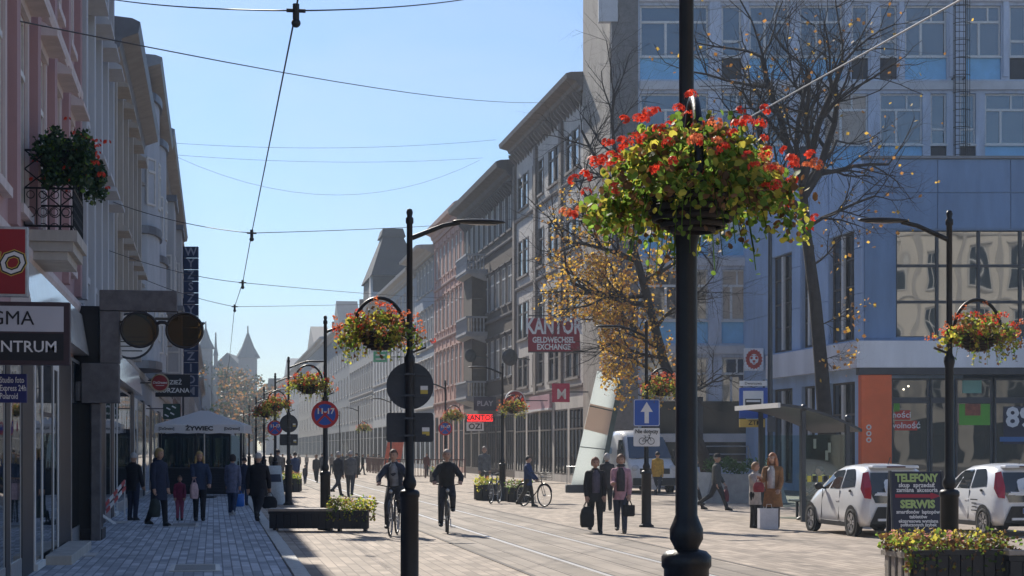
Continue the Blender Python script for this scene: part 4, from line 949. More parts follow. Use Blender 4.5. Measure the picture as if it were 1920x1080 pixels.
# ------------------------------------------------------------------ shop signs on the left
def hung(name,label,px0,px1,y0,y1,D,mats,th=.12,cat='sign',group=None):
    k=D/F; cx=(px0+px1)/2; cy=(y0+y1)/2; x,y=PD(cx,D); t=thing(name,label,cat,(x,y,ZD(cy,D)),0,group)
    w=(px1-px0)*k; h=(y1-y0)*k
    MB().bbox(-w/2,w/2,-th/2,th/2,-h/2,h/2,.008).build('case',mats,t)
    return t,w,h
redsign=M('red_sign',(.3,.015,.02),.35,.08,2,0); sgrey=M('sign_grey',(.5,.51,.55),.4,.05,2,0); sframe=M('sign_frame',(.05,.03,.035),.5,.1,5,.03)
t,w,h=hung('shop_sign','red square sign with bulging white letters high at the left edge',-95,51,425,556,20.6,galv)
MB().box(-w/2+.03,w/2-.03,-.065,-.061,-h/2+.03,h/2-.03).build('panel',redsign,t)
text('LEGO',.36,syel,t,(w/2-.5,-.067,-.03),off=.03,shear=.15,ext=.002); text('LEGO',.36,sblk,t,(w/2-.5,-.07,-.03),off=.02,shear=.15,ext=.002); text('LEGO',.36,swhite,t,(w/2-.5,-.073,-.03),off=.004,shear=.15,ext=.002)
MB().bar((-w/2,0,0),(-w/2-.5,0,0),.05,.05).build('bracket',dark_steel,t)
t,w,h=hung('shop_sign','large framed sign, grey upper half over black lower half, at the left edge',-160,128,566,684,20.4,sframe,.16)
MB().box(-w/2+.05,w/2-.07,-.084,-.081,.02,h/2-.05).build('panel',sgrey,t); MB().box(-w/2+.05,w/2-.07,-.084,-.081,-h/2+.05,.0).build('panel',sblk,t)
text('SIGMA',.23,sblk,t,(w/2-.40,-.086,h*.23),off=.0,align='RIGHT'); text('CENTRUM',.185,swhite,t,(w/2-.14,-.086,-h*.22),off=.002,align='RIGHT')
t,w,h=hung('shop_sign','small dark blue photo studio sign under the big framed sign',-60,49,701,755,20.8,M('blue_sign',(.012,.016,.13),.4,.08,3,0),.06)
for i,s_ in enumerate(('Studio foto','Express 24h','Polaroid')): text(s_,.1,swhite,t,(w/2-.31,-.034,h*.28-i*h*.28),align='LEFT',off=.001,xs=.62)
# timber bracket with giant spectacles
wood=M('weathered_timber',(.13,.125,.13),.8,.3,5,.4,streak=False); DG=34.5; kg=DG/F
x,y=PD(208,DG); tb_=thing('timber_bracket','weathered grey timber bracket carrying the giant spectacles','bracket',(x,y,0),0)
def tz(a): return ZD(a,DG)
MB().bbox((188-208)*kg,(330-208)*kg,-.2,.2,tz(583),tz(545),.015).build('beam',wood,tb_); MB().bbox((189-208)*kg,(225-208)*kg,-.18,.18,tz(681),tz(584),.015).build('upright',wood,tb_)
MB().bbox((155-208)*kg,(224-208)*kg,-.2,.2,tz(756),tz(682),.015).build('block',wood,tb_); MB().bbox((96-208)*kg,(154-208)*kg,-.17,.17,tz(752),tz(716),.015).build('arm',wood,tb_)
MB().bbox((172-208)*kg,(190-208)*kg,-.14,.14,0,tz(757),.015).build('leg_post',wood,tb_)
amber=glassmat('amber_lens',(.3,.2,.09),1.3); rimm=M('tortoise_rim',(.02,.014,.012),.3,.5,8,0)
x,y=PD(304,DG); gl=thing('giant_spectacles','giant brown sunglasses hanging from the timber beam','spectacles',(x,y,tz(617)),math.radians(4))
for sx in (-1,1):
    c=sx*41.5*kg
    MB().cyl((c,-.02,-.02),(c,.02,-.02),.335,n=30).build('lens',amber,gl)
    MB().tube([(c+.35*math.cos(2*PI*i/28),0,-.02+.335*math.sin(2*PI*i/28)) for i in range(28)],.028,8,closed=True).build('rim',rimm,gl)
    MB().tube([(c+sx*.34,0,.12),(c+sx*.38,.15,.14),(c+sx*.36,.9,.12),(c+sx*.34,1.2,.0)],.03,6).build('temple',rimm,gl)
MB().tube([(-.12,0,.08),(-.05,-.02,.13),(.05,-.02,.13),(.12,0,.08)],.035,8).build('bridge',rimm,gl); MB().bar((-.14,0,.2),(.14,0,.2),.05,.05).build('bar',rimm,gl)
for sx in (-.3,.3): MB().cyl((sx,0,.2),(sx,0,tz(583)-tz(617)),.012,n=5).build('chain',dark_steel,gl)
# round white optician disc
x,y=PD(246,50); t=thing('round_sign','big round pale sign half hidden behind the giant spectacles','sign',(x,y,ZD(630,50)),0)
MB().cyl((0,-.05,0),(0,.05,0),.62,n=32,smooth=False).build('disc',swhite,t); MB().tube([(.63*math.cos(2*PI*i/32),-.02,.63*math.sin(2*PI*i/32)) for i in range(32)],.04,6,closed=True).build('rim',dark_steel,t)
for i in range(4): MB().box(-.5+.04*i,.46-.05*i,-.056,-.052,-.05-.13*i,-.02-.13*i).build('lettering_bar',redsign if i==0 else sblk,t)
MB().bar((-.6,0,0),(-1.0,0,0),.05,.05).build('bracket',dark_steel,t)
# vertical letter sign
DWP=112.0; kw=DWP/F; x,y=PD(358.5,DWP); t=thing('vertical_letter_sign','tall dark blue vertical sign of single letters high on the left row','sign',(x,y,0),-TH)
pal=M('faded_letter',(.36,.38,.44),.5,.1,3,0); panb=M('letter_panel',(.03,.045,.1),.45,.15,2,0)
word='WYŻSZY POZIOM'; y0=462; ph=(745-462)/13.0
for i,ch in enumerate(word):
    za,zb=ZD(y0+ph*(i+1),DWP),ZD(y0+ph*i,DWP); pn=MB().bbox(-13.5*kw,13.5*kw,-.12,.12,za+.02,zb-.02,.01).build('letter_panel',panb if ch!=' ' else wood,t)
    if ch!=' ': text(ch,.72,pal,pn,(0,-.13,(za+zb)/2),off=.012)
MB().box(-13.5*kw-.1,-13.5*kw,-.06,.06,0.5,ZD(462,DWP)).build('mast',dark_steel,t)
for yy in (480,600,720): MB().bar((-13.5*kw-.05,0,ZD(yy,DWP)),(-13.5*kw-1.6,0,ZD(yy,DWP)),.06,.06).build('bracket',dark_steel,t)
# round pizzeria sign, leather clothing sign, green sign
x,y=PD(300,66); t=thing('round_sign','round red pizzeria sign with a pale rim above the pavement','sign',(x,y,ZD(718,66)),0)
MB().cyl((0,-.08,0),(0,.08,0),.34,n=28,smooth=False).build('disc',M('sign_rim',(.45,.38,.26),.4,.05,3,0),t); MB().cyl((0,-.09,0),(0,-.081,0),.29,n=28,smooth=False).build('face',redsign,t)
text('DaGrasso',.13,swhite,t,(0,-.094,.01),off=.003,shear=.2); MB().box(-.15,.15,-.094,-.091,-.11,-.09).build('underline',swhite,t); MB().bar((-.3,0,0),(-1.0,0,0),.05,.05).build('bracket',dark_steel,t)
t,w,h=hung('shop_sign','black leather clothing sign behind the round pizzeria sign',292,356,702,744,70,sblk,.14)
text('ODZIEŻ',.24,swhite,t,(w/2-.32,-.075,.12),off=.004,align='RIGHT'); text('SKÓRZANA',.26,swhite,t,(w/2-.03,-.075,-.2),off=.005,align='RIGHT')
MB().bar((-w/2,0,.2),(-w/2-.5,0,.2),.05,.05).build('bracket',dark_steel,t)
t,w,h=hung('shop_sign','dark green hanging sign with white marks below the leather sign',306,338,757,786,64,M('green_sign',(.015,.05,.035),.45,.1,3,0),.1)
for a,b in ((-.12,.1),(.08,.16),(.02,-.08),(-.18,-.15)): MB().obox((a,-.054,b),(.16,.004,.05),Matrix.Rotation(.5,3,'Y')).build('mark',swhite,t)
MB().bar((-w/2,0,.1),(-w/2-.6,0,.1),.04,.04).build('bracket',dark_steel,t)
# flowers on the iron balcony
bxw=VL+.75; r=random.Random(3); t=thing('balcony_flowers','dark green and red geraniums overflowing the iron balcony','plant',(VL+.5,27.0,5.95),0)
MB().bbox(.06,.3,-.75,.75,-.12,.08,.01).build('trough',wick,t)
m=MB(); 
for c in [(r.uniform(-.25,.4),r.uniform(-.8,.9),r.uniform(.0,.4)) for _ in range(16)]+[(.42,r.uniform(-.4,.9),r.uniform(-.3,.1)) for _ in range(6)]+[(r.uniform(-.3,.4),-.85,r.uniform(-.25,.3)) for _ in range(8)]: blob(r,170,c,(.2,.24,.2),.07,lambda:(0 if r.random()<.9 else 1),m,drop=.1,inner=.2)
tag(m.build('foliage',[leafmat('deep_leaf',(.035,.075,.03),.3,.4),lf_g],t),kind='stuff')
for _ in range(36):
    link('flower_head',FH[r.randrange(3)],t,(r.uniform(-.45,.65),r.uniform(-1.0,1.1),r.uniform(-.3,.62)),scale=r.uniform(1.1,1.8))
# ------------------------------------------------------------------ planters and benches
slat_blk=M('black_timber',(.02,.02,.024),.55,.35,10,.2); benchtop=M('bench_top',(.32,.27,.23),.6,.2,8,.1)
def bed(t,x0,x1,y0,y1,z,n,seed,mix,size=.05,hgt=.16,nfl=26,spill=.12):
    r=random.Random(seed); m=MB()
    for _ in range(n):
        leaf(m,(r.uniform(x0-spill,x1+spill),r.uniform(y0-spill,y1+spill),z+r.uniform(-.02,hgt)*(1 if r.random()<.8 else 1.5)),size*r.uniform(.6,1.4),r,r.choice(mix))
    for _ in range(n//7):
        sx=r.choice((x0-spill*r.random(),x1+spill*r.random())); leaf(m,(sx if r.random()<.5 else r.uniform(x0,x1),y0-spill*r.random(),z-r.random()*.25),size,r,r.choice(mix))
    tag(m.build('foliage',[lf_g,lf_y,lf_d],t),kind='stuff')
    pos=[(r.uniform(x0-.05,x1+.05),r.uniform(y0-.05,y1+.05),z+hgt*r.uniform(.75,1.2)) for _ in range(nfl)]
    return pos
def slat_box(t,x0,x1,y0,y1,z0,z1,mat,n,side=2):
    MB().box(x0+.03,x1-.03,y0+.03,y1-.03,z0,z1-.02).build('box',slat_blk,t)
    me=MB().bbox(-(x1-x0)/n/2+.006,(x1-x0)/n/2-.006,-.02,.02,z0,z1-.06,.004).mesh('slat',mat)
    for i in range(n): link('slat',me,t,(x0+(x1-x0)*(i+.5)/n,y0+.01,0))
    k=max(3,int((y1-y0)/.14)); me=MB().bbox(-.02,.02,-(y1-y0-.08)/k/2+.012,(y1-y0-.08)/k/2-.012,z0,z1-.06,.004).mesh('slat',mat)
    for i in range(k):
        for xx in (x0+.01,x1-.01): link('slat',me,t,(xx,y0+.04+(y1-y0-.08)*(i+.5)/k,0))
    for a,b,c,d in ((x0-.02,x1+.02,y0-.03,y0+.05),(x0-.02,x1+.02,y1-.05,y1+.03),(x0-.02,x0+.06,y0+.052,y1-.052),(x1-.06,x1+.02,y0+.052,y1-.052)): MB().box(a,b,c,d,z1-.058,z1).build('rim',mat,t)
x,y=G(505,997); bn=thing('bench','long black slatted bench box with a pale top beside the flower planter','bench',(x,y,0),-TH)
sB=(997-HZ)/CAM; wB=120/sB
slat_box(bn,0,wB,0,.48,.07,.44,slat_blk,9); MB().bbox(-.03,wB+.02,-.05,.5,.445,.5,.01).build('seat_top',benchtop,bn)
for a in (.1,wB-.1): MB().box(a-.03,a+.03,.05,.5,0,.07).build('foot',slat_blk,bn)
x,y=G(626,997); pl=thing('planter','black slatted planter of yellow and pink flowers joined to the bench','planter',(x,y,0),-TH,'street planters')
slat_box(pl,0,.72,0,.48,.06,.46,slat_blk,6); 
for a in (.1,.66): MB().box(a-.03,a+.03,.05,.5,0,.06).build('foot',slat_blk,pl)
ps=bed(pl,-.03,.78,0,.48,.48,700,8,(0,0,1,1,2),.06,.2); tag(link('blossoms',blossoms(ps,9,[petal_y,petal_p],.03,10),pl),kind='stuff')
# foreground planter and bench at the right
D2=20.4; x,y=PD(1712,D2); pl=thing('planter','largest planter with yellow and rusty flowers in front of the phone board','planter',(x,y,0),0,'street planters')
slat_box(pl,0,1.16,0,.85,.03,.62,slat_blk,8)
sunlit_sl=M('sunlit_side_timber',(.3,.27,.24),.7,.25,8,.3)  # paler slats on the left side only: sunlight put into the timber colour
me=MB().bbox(-.03,.0,-.06,.06,.02,.6,.006).mesh('slat',sunlit_sl)
for i in range(4): link('slat',me,pl,(-.015,.1+.2*i,0))
for z in (.2,.52): MB().box(-.06,-.02,0,.85,z,z+.06).build('side_rail',sunlit_sl,pl)
ps=bed(pl,-.02,1.2,0,.8,.62,1300,12,(0,0,1,2,2,2),.055,.15,40,.1); tag(link('blossoms',blossoms(ps,13,[petal_y,petal_p],.035,12),pl),kind='stuff')
x,y=PD(1893,D2+.05); bn=thing('bench','black bench with sunlit pale top at the lower right corner','bench',(x,y,0),0)
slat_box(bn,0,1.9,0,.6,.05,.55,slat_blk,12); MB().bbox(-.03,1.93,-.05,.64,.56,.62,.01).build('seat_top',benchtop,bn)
# planters at the far lamp post
def round_planter(px_,py_,rad,h,label,mix,seed,n=320,cols=(petal_y,petal_o)):
    x,y=G(px_,py_); t=thing('planter',label,'planter',(x,y,0),0,'street planters'); me=MB().bbox(-.1,.1,-.02,.02,.03,h,.006).mesh('slat',slat_blk)
    k=int(2*PI*rad/.22); MB().lathe([(0,0),(rad-.04,0),(rad,.03),(rad,h-.02),(rad-.06,h-.02),(rad-.06,h-.06),(0,h-.06)],16).build('tub',slat_blk,t)
    for i in range(k): a=2*PI*i/k; link('slat',me,t,((rad+.02)*math.cos(a),(rad+.02)*math.sin(a),0),rz=a+PI/2)
    ps=bed(t,-rad*.8,rad*.8,-rad*.8,rad*.8,h,n,seed,mix,.07,.22,14); tag(link('blossoms',blossoms(ps,seed,list(cols),.035,10),t),kind='stuff')
round_planter(916,938,.46,.55,'round planter of yellow green plants left of the lamp post with bicycle',(0,1,1),21)
round_planter(972,941,.4,.5,'low round planter right of the lamp post with the bicycle',(0,0,2),22,220)
round_planter(545,922,.42,.55,'round green planter behind the lamp post with small sign backs',(0,0,1),23)
round_planter(825,905,.5,.6,'dark planter by the cafe fence between the two cyclists',(0,0,2),24)
# concrete planter with hedge
x,y=G(1385,943); t=thing('concrete_planter','grey concrete planter with sloping sides and a green hedge beside the lady in beige','planter',(x,y,0),-TH)
MB().prism([(-1.6,0),(1.5,0),(1.15,.95),(-1.15,.95)],0,1.1,ax='y').build('trough',M('planter_concrete',(.32,.31,.3),.85,.2,4,.3),t)
MB().prism([(1.02,.0),(1.62,0),(1.3,1.02),(.82,1.02)],-.06,1.16,ax='y').build('end_slab',M('pale_concrete',(.5,.49,.46),.85,.15,4,.3),t)
MB().prism([(-1.7,0),(-1.1,0),(-.9,1.0),(-1.3,1.0)],-.06,1.16,ax='y').build('end_slab',MATS['pale_concrete'],t)
m=MB(); r=random.Random(2)
for c in [(r.uniform(-1,1),.5+r.uniform(-.3,.3),1.1+r.uniform(0,.25)) for _ in range(16)]: blob(r,90,c,(.28,.28,.24),.08,0,m,inner=.2)
tag(m.build('hedge',[leafmat('hedge_leaf',(.06,.13,.03),.35,.4)],t),kind='stuff')
# ------------------------------------------------------------------ phone board
DBo=26.5; kb_=DBo/F; x,y=PD(1717,DBo); t=thing('pavement_board','dark blue phone repair board with green headings behind the planter','board',(x,y,0),-TH)
navyb=M('board_navy',(.012,.016,.045),.4,.15,3,.02); lime=M('lime_print',(.42,.55,.2),.5,.05,3,0)
w=97*kb_; zt=ZD(884,DBo); zb=.12
for s_ in (-1,1): MB().add([(-w/2,s_*.28,zb),(w/2,s_*.28,zb),(w/2,s_*.02,zt),(-w/2,s_*.02,zt),(-w/2,s_*.28+.02,zb),(w/2,s_*.28+.02,zb),(w/2,s_*.02+.02,zt),(-w/2,s_*.02+.02,zt)],[(0,1,2,3),(4,7,6,5),(0,4,5,1),(1,5,6,2),(2,6,7,3),(3,7,4,0)]).build('panel',navyb,t)
for a in (-w/2,w/2):
    for s_ in (-1,1): MB().bar((a,s_*.3,0),(a,s_*.03,zt+.01),.03,.03).build('edge_bar',dark_steel,t)
tilt=math.atan2(.26,zt-zb)
def onb(py): z=ZD(py,DBo-.15); f=(z-zb)/(zt-zb); return -.28+.26*f-.012, z
def btxt(s_,py,size,mt,off=.002,xs=1): yy,z=onb(py); text(s_,size,mt,t,(0,yy,z),rot=(PI/2-tilt,0,0),off=off,xs=xs,ext=.002)
btxt('TELEFONY',897,.165,lime,.008,.8); btxt('skup  sprzedaż',910,.095,whitep,.002,.95); btxt('zamiana  akcesoria',919,.095,whitep,.002,.86)
yy,z=onb(930); MB().prism([(-.33,-.025),(.2,-.025),(.2,-.05),(.36,0),(.2,.05),(.2,.025),(-.33,.025)],-.003,.003,ax='y').build('arrow',M('crimson_print',(.4,.02,.05),.5,.05,3,0),t,loc=(0,yy,z),rot=(-tilt,0,0))
btxt('SERWIS',946,.165,lime,.008,.95); btxt('smartfonów  laptopów',960,.08,whitep,.002,.88); btxt('tabletów',969,.075,whitep,.002); btxt('ekspresowa wymiana',977,.075,whitep,.002,.92); btxt('potłuczonych szybek',984,.07,whitep,.002,.92)
# ------------------------------------------------------------------ bus shelter and stop sign
v0=W((1463-960)*43/F,43); bs=thing('bus_shelter','glass bus shelter with curved dark roof beside the white car','bus shelter',(v0[0],v0[1],0),0)
shl=M('shelter_frame',(.045,.052,.065),.4,.15,6,.03,metal=.4)
n=9; prof=[(0.0+2.1*i/n, 2.9-.62*(i/n)**1.7) for i in range(n+1)]
rings=[]
m=MB(); vs=[]
for yy in (0,3.6):
    for a,b in prof: vs.append((a,yy,b))
    for a,b in reversed(prof): vs.append((a,yy,b-.07))
k=len(prof)*2
m.add(vs,[tuple(range(k)),tuple(range(2*k-1,k-1,-1))]+[(i,(i+1)%k,k+(i+1)%k,k+i) for i in range(k)]); m.build('roof',shl,bs)
MB().box(-.06,-.001,-.02,3.62,2.8,2.92).build('fascia',swhite,bs)
for xx,yy,h in ((.62,.1,2.82),(.62,3.5,2.82),(1.75,.1,2.45),(1.75,3.5,2.45)): MB().bbox(xx-.055,xx+.055,yy-.055,yy+.055,0,h,.008).build('post',shl,bs)
for xx in (.62,1.75):
    for q in (.05,3.5): MB().sph((xx,q,prof[3][1]+.0 if xx<1 else prof[7][1]+.05),.09,8,6).build('bolt_cap',shl,bs)
MB().box(1.73,1.742,.16,3.44,.25,2.15).build('back_glass',glass_clear,bs); MB().box(.68,1.69,3.49,3.502,.25,2.15).build('end_glass',glass_clear,bs); MB().box(.68,1.69,.09,.102,.25,2.15).build('end_glass',glass_clear,bs)
yl=M('warning_yellow',(.75,.62,.08),.5,.05,3,0)
for i in range(9): MB().box(1.728,1.731,.25+i*.36,.43+i*.36,.98,1.13).build('warning_square',yl if i%2==0 else sblk,bs)
for i in range(7): MB().box(.72+i*.14,.82+i*.14,.084,.088,.98,1.13).build('warning_square',yl if i%2==0 else sblk,bs)
MB().bbox(1.25,1.62,.5,3.1,.42,.47,.01).build('seat',shl,bs)
for q in (.7,1.8,2.9): MB().box(1.4,1.46,q,q+.06,0,.42).build('seat_leg',shl,bs)
for i,(a,b) in enumerate(((1.2,1.7),(1.4,1.5),(2.3,1.8))): MB().box(1.724,1.727,a,a+.2,b,b+.25).build('notice',swhite,bs)
Ds=47.0; x,y=PD(1412,Ds); t=thing('bus_stop_sign','blue bus stop sign with a yellow strip left of the shelter','sign',(x,y,0),-TH); ks=Ds/F
MB().cyl((.3,.06,0),(.3,.06,ZD(712,Ds)),.035,n=10).build('pole',dark_steel,t)
MB().bbox(-25*ks,26*ks,-.03,.03,ZD(724,Ds),ZD(714,Ds),.006).build('name_plate',swhite,t); MB().bbox(-26*ks,27*ks,-.03,.03,ZD(784,Ds),ZD(727,Ds),.006).build('panel',sblue,t); MB().bbox(-26*ks,22*ks,-.03,.03,ZD(801,Ds),ZD(786,Ds),.006).build('yellow_strip',M('ztm_yellow',(.65,.48,.12),.5,.05,3,0),t)
MB().box(-19*ks,19*ks,-.035,-.031,ZD(768,Ds),ZD(733,Ds)).build('pictogram_field',swhite,t)
bus=MB().box(-15*ks,15*ks,-.04,-.036,ZD(762,Ds),ZD(748,Ds)); bus.build('bus_pictogram',sblk,t); MB().box(-13*ks,13*ks,-.044,-.041,ZD(754,Ds),ZD(750,Ds)).build('bus_window',swhite,t)
for a in (-9,9): MB().disc((a*ks,-.042,ZD(763,Ds)),.045,n=12).build('bus_wheel',sblk,t)
text('ZTM',.17,sblk,t,(3*ks,-.036,ZD(793,Ds)),off=.003); text('Dworcowa',.1,sblk,t,(0,-.036,ZD(719,Ds)),off=.0)
x,y=PD(1444,53); t=thing('utility_pole','dark slim steel pole between the lion sign and the bus shelter','pole',(x,y,0),0); MB().cyl((0,0,0),(0,0,ZD(432,53)),.09,.06,12).build('pole',shl,t); MB().cyl((0,0,0),(0,0,1.2),.13,n=12).build('sleeve',shl,t); MB().bbox(-.12,.12,-.14,-.08,2.3,2.75,.01).build('switch_box',shl,t)
# ------------------------------------------------------------------ signs on the right row
D3=80.0; k3=D3/F; x,y=PD(1038,D3); t=thing('exchange_sign','large crimson currency exchange sign among the golden leaves','sign',(x,y,0),-TH)
crim=M('crimson_sign',(.28,.012,.03),.4,.08,2,0)
def ex(px_): return (px_-1038)*k3
MB().bbox(ex(990),ex(1087),-.08,.08,ZD(659,D3),ZD(597,D3),.01).build('panel',crim,t)
text('KANTOR',1.0,swhite,t,(0,-.085,ZD(613,D3)),off=.03,xs=.62); text('GELDWECHSEL',.36,swhite,t,(0,-.085,ZD(638,D3)),off=.012,xs=.78); text('EXCHANGE',.36,swhite,t,(0,-.085,ZD(651,D3)),off=.012,xs=.8)
for yy in (592,660): MB().bar((ex(990),0,ZD(yy,D3)),(ex(1128),0,ZD(yy,D3)),.05,.05).build('bracket',dark_steel,t)
D4=87.0; k4=D4/F; x,y=PD(1051,D4); t=thing('bank_sign','square crimson sign with a white letter M at the corner shop','sign',(x,y,0),-TH)
MB().bbox(-16*k4,17*k4,-.15,.15,ZD(754,D4),ZD(719,D4),.01).build('panel',M('magenta_sign',(.45,.015,.07),.4,.08,2,0),t); text('M',.72,swhite,t,(.05,-.16,ZD(740,D4)),off=.01,xs=.9); MB().bar((17*k4,0,ZD(735,D4)),(70*k4,0,ZD(735,D4)),.06,.06).build('bracket',dark_steel,t)
x0,x1=UV(1036,VR),UV(998,VR); t=thing('fascia_sign','pale pink shop fascia beside the crimson letter M','sign',(VR,x1,0),-PI/2); MB().bbox(0,x1-x0,-.18,-.02,4.05,4.8,.01).build('panel',M('pink_fascia',(.5,.3,.33),.4,.06,1,0),t); MB().box(0,x1-x0,-.24,-.02,3.93,4.04).build('light_strip',swhite,t)
D5=108.0; k5=D5/F
for px0,px1,y0,y1,mt,s_,sz,lb,D_ in ((876,924,777,790,'e','KANTOR',.42,'small glowing red exchange sign above the white one',100),(875,907,792,808,'w','OZI',.46,'white sign with dark letters under the glowing red one',100),(888,930,744,770,'n','PLAY',.42,'dark blue shop sign left of the basket below the round red sign',104)):
    t,w,h=hung('shop_sign',lb,px0,px1,y0,y1,D_,{'e':emit('led_red',(.9,.02,.02),1.2) if 'led_red' not in MATS else MATS['led_red'],'w':swhite,'n':navyb}[mt],.12)
    text(s_,sz,{'e':sblk,'w':sblk,'n':pal}[mt],t,(0,-.065,0),off=.01); MB().bar((w/2,0,0),(w/2+1.2,0,0),.05,.05).build('bracket',dark_steel,t)
x,y=PD(966,96); t=thing('round_sign','round red sign with white strokes above the flower basket','sign',(x,y,ZD(751,96)),0)
MB().cyl((0,-.1,0),(0,.1,0),.56,n=28,smooth=False).build('disc',swhite,t); MB().cyl((0,-.11,0),(0,-.101,0),.5,n=28,smooth=False).build('face',redsign,t)
for a in (-.15,.05,.2): MB().obox((a,-.115,.05),(.07,.006,.5),Matrix.Rotation(.5,3,'Y')).build('stroke',swhite,t)
MB().bar((.55,0,0),(1.8,0,0),.05,.05).build('bracket',dark_steel,t)
for px_,py_,rr,lb in ((882,667,.44,'left dark round satellite dish on the dark brick house'),(956,670,.5,'right dark round satellite dish by the dark brick house')):
    Dd=DV(px_,VR-1.4); x,y=PD(px_,Dd); t=thing('satellite_dish',lb,'dish',(x,y,ZD(py_,Dd)),.3); MB().lathe([(0,.1),(rr*.5,.06),(rr,0),(rr,.02),(rr*.5,.09),(0,.13)],20).build('dish',dark_steel,t,rot=(PI/2,0,0)); MB().bar((0,.1,0),(1.4,.2,-.1),.06,.06).build('arm',dark_steel,t); MB().bar((0,0,-.3),(0,-.5,0),.03,.03).build('feed',dark_steel,t)
x,y=PD(712,150); t,w,h=hung('shop_sign','small bright green hanging sign under the large basket at the left',700,726,659,679,150,M('bright_green',(.02,.4,.17),.4,.08,2,0),.15); MB().bar((w/2,0,0),(w/2+3,0,0),.06,.06).build('bracket',dark_steel,t)
for a in (-.25,.1): MB().box(-.4,.4,-.08,-.077,a,a+.1).build('mark',swhite,t)
# orange banner by the cafe fence
x,y=PD(735,112); t=thing('banner','slanted orange banner beneath the rectangular sign back','banner',(x,y,0),-TH); MB().add([(-.55,0,.6),(.5,0,.6),(.75,.02,2.2),(-.3,.02,2.2),(-.55,.03,.6),(.5,.03,.6),(.75,.05,2.2),(-.3,.05,2.2)],[(0,1,2,3),(7,6,5,4),(0,4,5,1),(1,5,6,2),(2,6,7,3),(3,7,4,0)]).build('cloth',M('orange_cloth',(.75,.17,.09),.7,.2,3,0),t); MB().cyl((-.5,.06,0),(-.28,.06,2.3),.025,n=6).build('pole',dark_steel,t)
# cafe fence
fnm=M('fence_brown',(.13,.06,.045),.7,.2,6,.1)
def fence(label,p0,p1,h=1.1,step=.18):
    p0=Vector((*p0,0)); p1=Vector((*p1,0)); d=p1-p0; L=d.length; t=thing('cafe_fence',label,'fence',p0,math.atan2(d.y,d.x)); 
    for z in (.08,h-.06): MB().box(0,L,-.03,.03,z,z+.06).build('rail',fnm,t)
    me=MB().box(-.02,.02,-.015,.015,.14,h-.06).mesh('bar',fnm); n_=int(L/step)
    for i in range(n_+1): link('bar',me,t,(L*i/n_,0,0))
    me=MB().box(-.045,.045,-.045,.045,0,h+.05).mesh('post',fnm)
    for i in range(int(L/2.2)+1): link('post',me,t,(L*i/max(1,int(L/2.2)),0,0))
fence('brown cafe fence running along the track behind the left cyclist',(11.6,UV(689,11.6)),(11.6,UV(722,11.6)),1.15,.45)
fence('brown cafe fence crossing behind the right cyclist',PD(723,108),PD(872,108),1.15)
# parasol terrace
Dp=64.0; x,y=PD(383,Dp); pr=thing('parasol','large white square parasol with lettering on its valance','parasol',(x,y,0),math.radians(-6))
cloth=leafmat('parasol_cloth',(.85,.85,.85),.5,.02); hw=1.56; zt,ze,zv=ZD(770,Dp),ZD(797,Dp),ZD(812,Dp)
m=MB(); n=8; ring=[]
for sx_,sy_,ex_,ey_ in ((-1,-1,1,-1),(1,-1,1,1),(1,1,-1,1),(-1,1,-1,-1)):
    for k in range(n): f=k/n; ring.append((hw*(sx_+(ex_-sx_)*f),hw*(sy_+(ey_-sy_)*f)))
N_=len(ring); vs=[]; lv=[(0.08,zt),(.35,zt-(zt-ze)*.30),(.7,zt-(zt-ze)*.68),(1,ze)]
for f,z in lv: vs+=[(a*f,b*f,z-.02*(1-abs(2*((i%n)/n)-1))*f) for i,(a,b) in enumerate(ring)]
m.add(vs,[(j*N_+i,j*N_+(i+1)%N_,(j+1)*N_+(i+1)%N_,(j+1)*N_+i) for j in range(3) for i in range(N_)]); m.build('canopy',cloth,pr)
vs=[(a*1.003,b*1.003,ze) for a,b in ring]+[(a*1.02,b*1.02,zv+.015*((i%2)*2-1)) for i,(a,b) in enumerate(ring)]
MB().add(vs,[(i,(i+1)%N_,N_+(i+1)%N_,N_+i) for i in range(N_)]).build('valance',cloth,pr)
MB().cyl((0,0,0),(0,0,zt+.06),.03,n=10).build('pole',galv,pr); MB().sph((0,0,zt+.05),.06).build('finial',galv,pr); MB().bbox(-.4,.4,-.4,.4,0,.08,.02).build('foot_plate',dark_steel,pr)
for a,b in ((-1,-1),(1,-1),(1,1),(-1,1)): MB().cyl((0,0,zt-.12),(a*hw*.97,b*hw*.97,ze-.02),.014,n=5).build('rib',galv,pr)
zc=(ze+zv)/2; text('ŻYWIEC',.2,sblk,pr,(0,-hw*1.03,zc),off=.008,xs=1.3)
for a in (-1.15,1.15): text('[DaGrasso]',.13,sblk,pr,(a,-hw*1.03,zc),off=.003,xs=.9)
x,y=PD(375,67.5); ter=thing('terrace_counter','dark slatted terrace counter below the white parasol','counter',(x,y,0),-TH)
tw=1.55; 
for i in range(9): MB().bbox(-tw,tw,-.04,.0,.12+i*.1,.2+i*.1,.005).build('slat',slat_blk,ter)
MB().box(-tw,tw,.001,.4,.05,1.02).build('body',slat_blk,ter); MB().bbox(-tw-.05,tw+.05,-.1,.5,1.03,1.08,.01).build('counter_top',dark_steel,ter)
for a in (-tw,-.2,tw): MB().box(a-.04,a+.04,.1,.18,1.08,2.5).build('post',slat_blk,ter)
MB().box(-tw,tw,.14,.15,1.1,2.3).build('screen_glass',glass_clear,ter); r=random.Random(6)
for i in range(16): q=-tw+.12+i*.19; MB().lathe([(.0,1.08),(.035,1.08),(.035,1.28),(.012,1.34),(.012,1.42),(0,1.42)],8,(q,.3,0)).build('bottle',[glass_shop,M('bottle_green',(.02,.06,.03),.2,.1,5,0),M('bottle_amber',(.12,.05,.01),.2,.1,5,0)][i%3],ter)
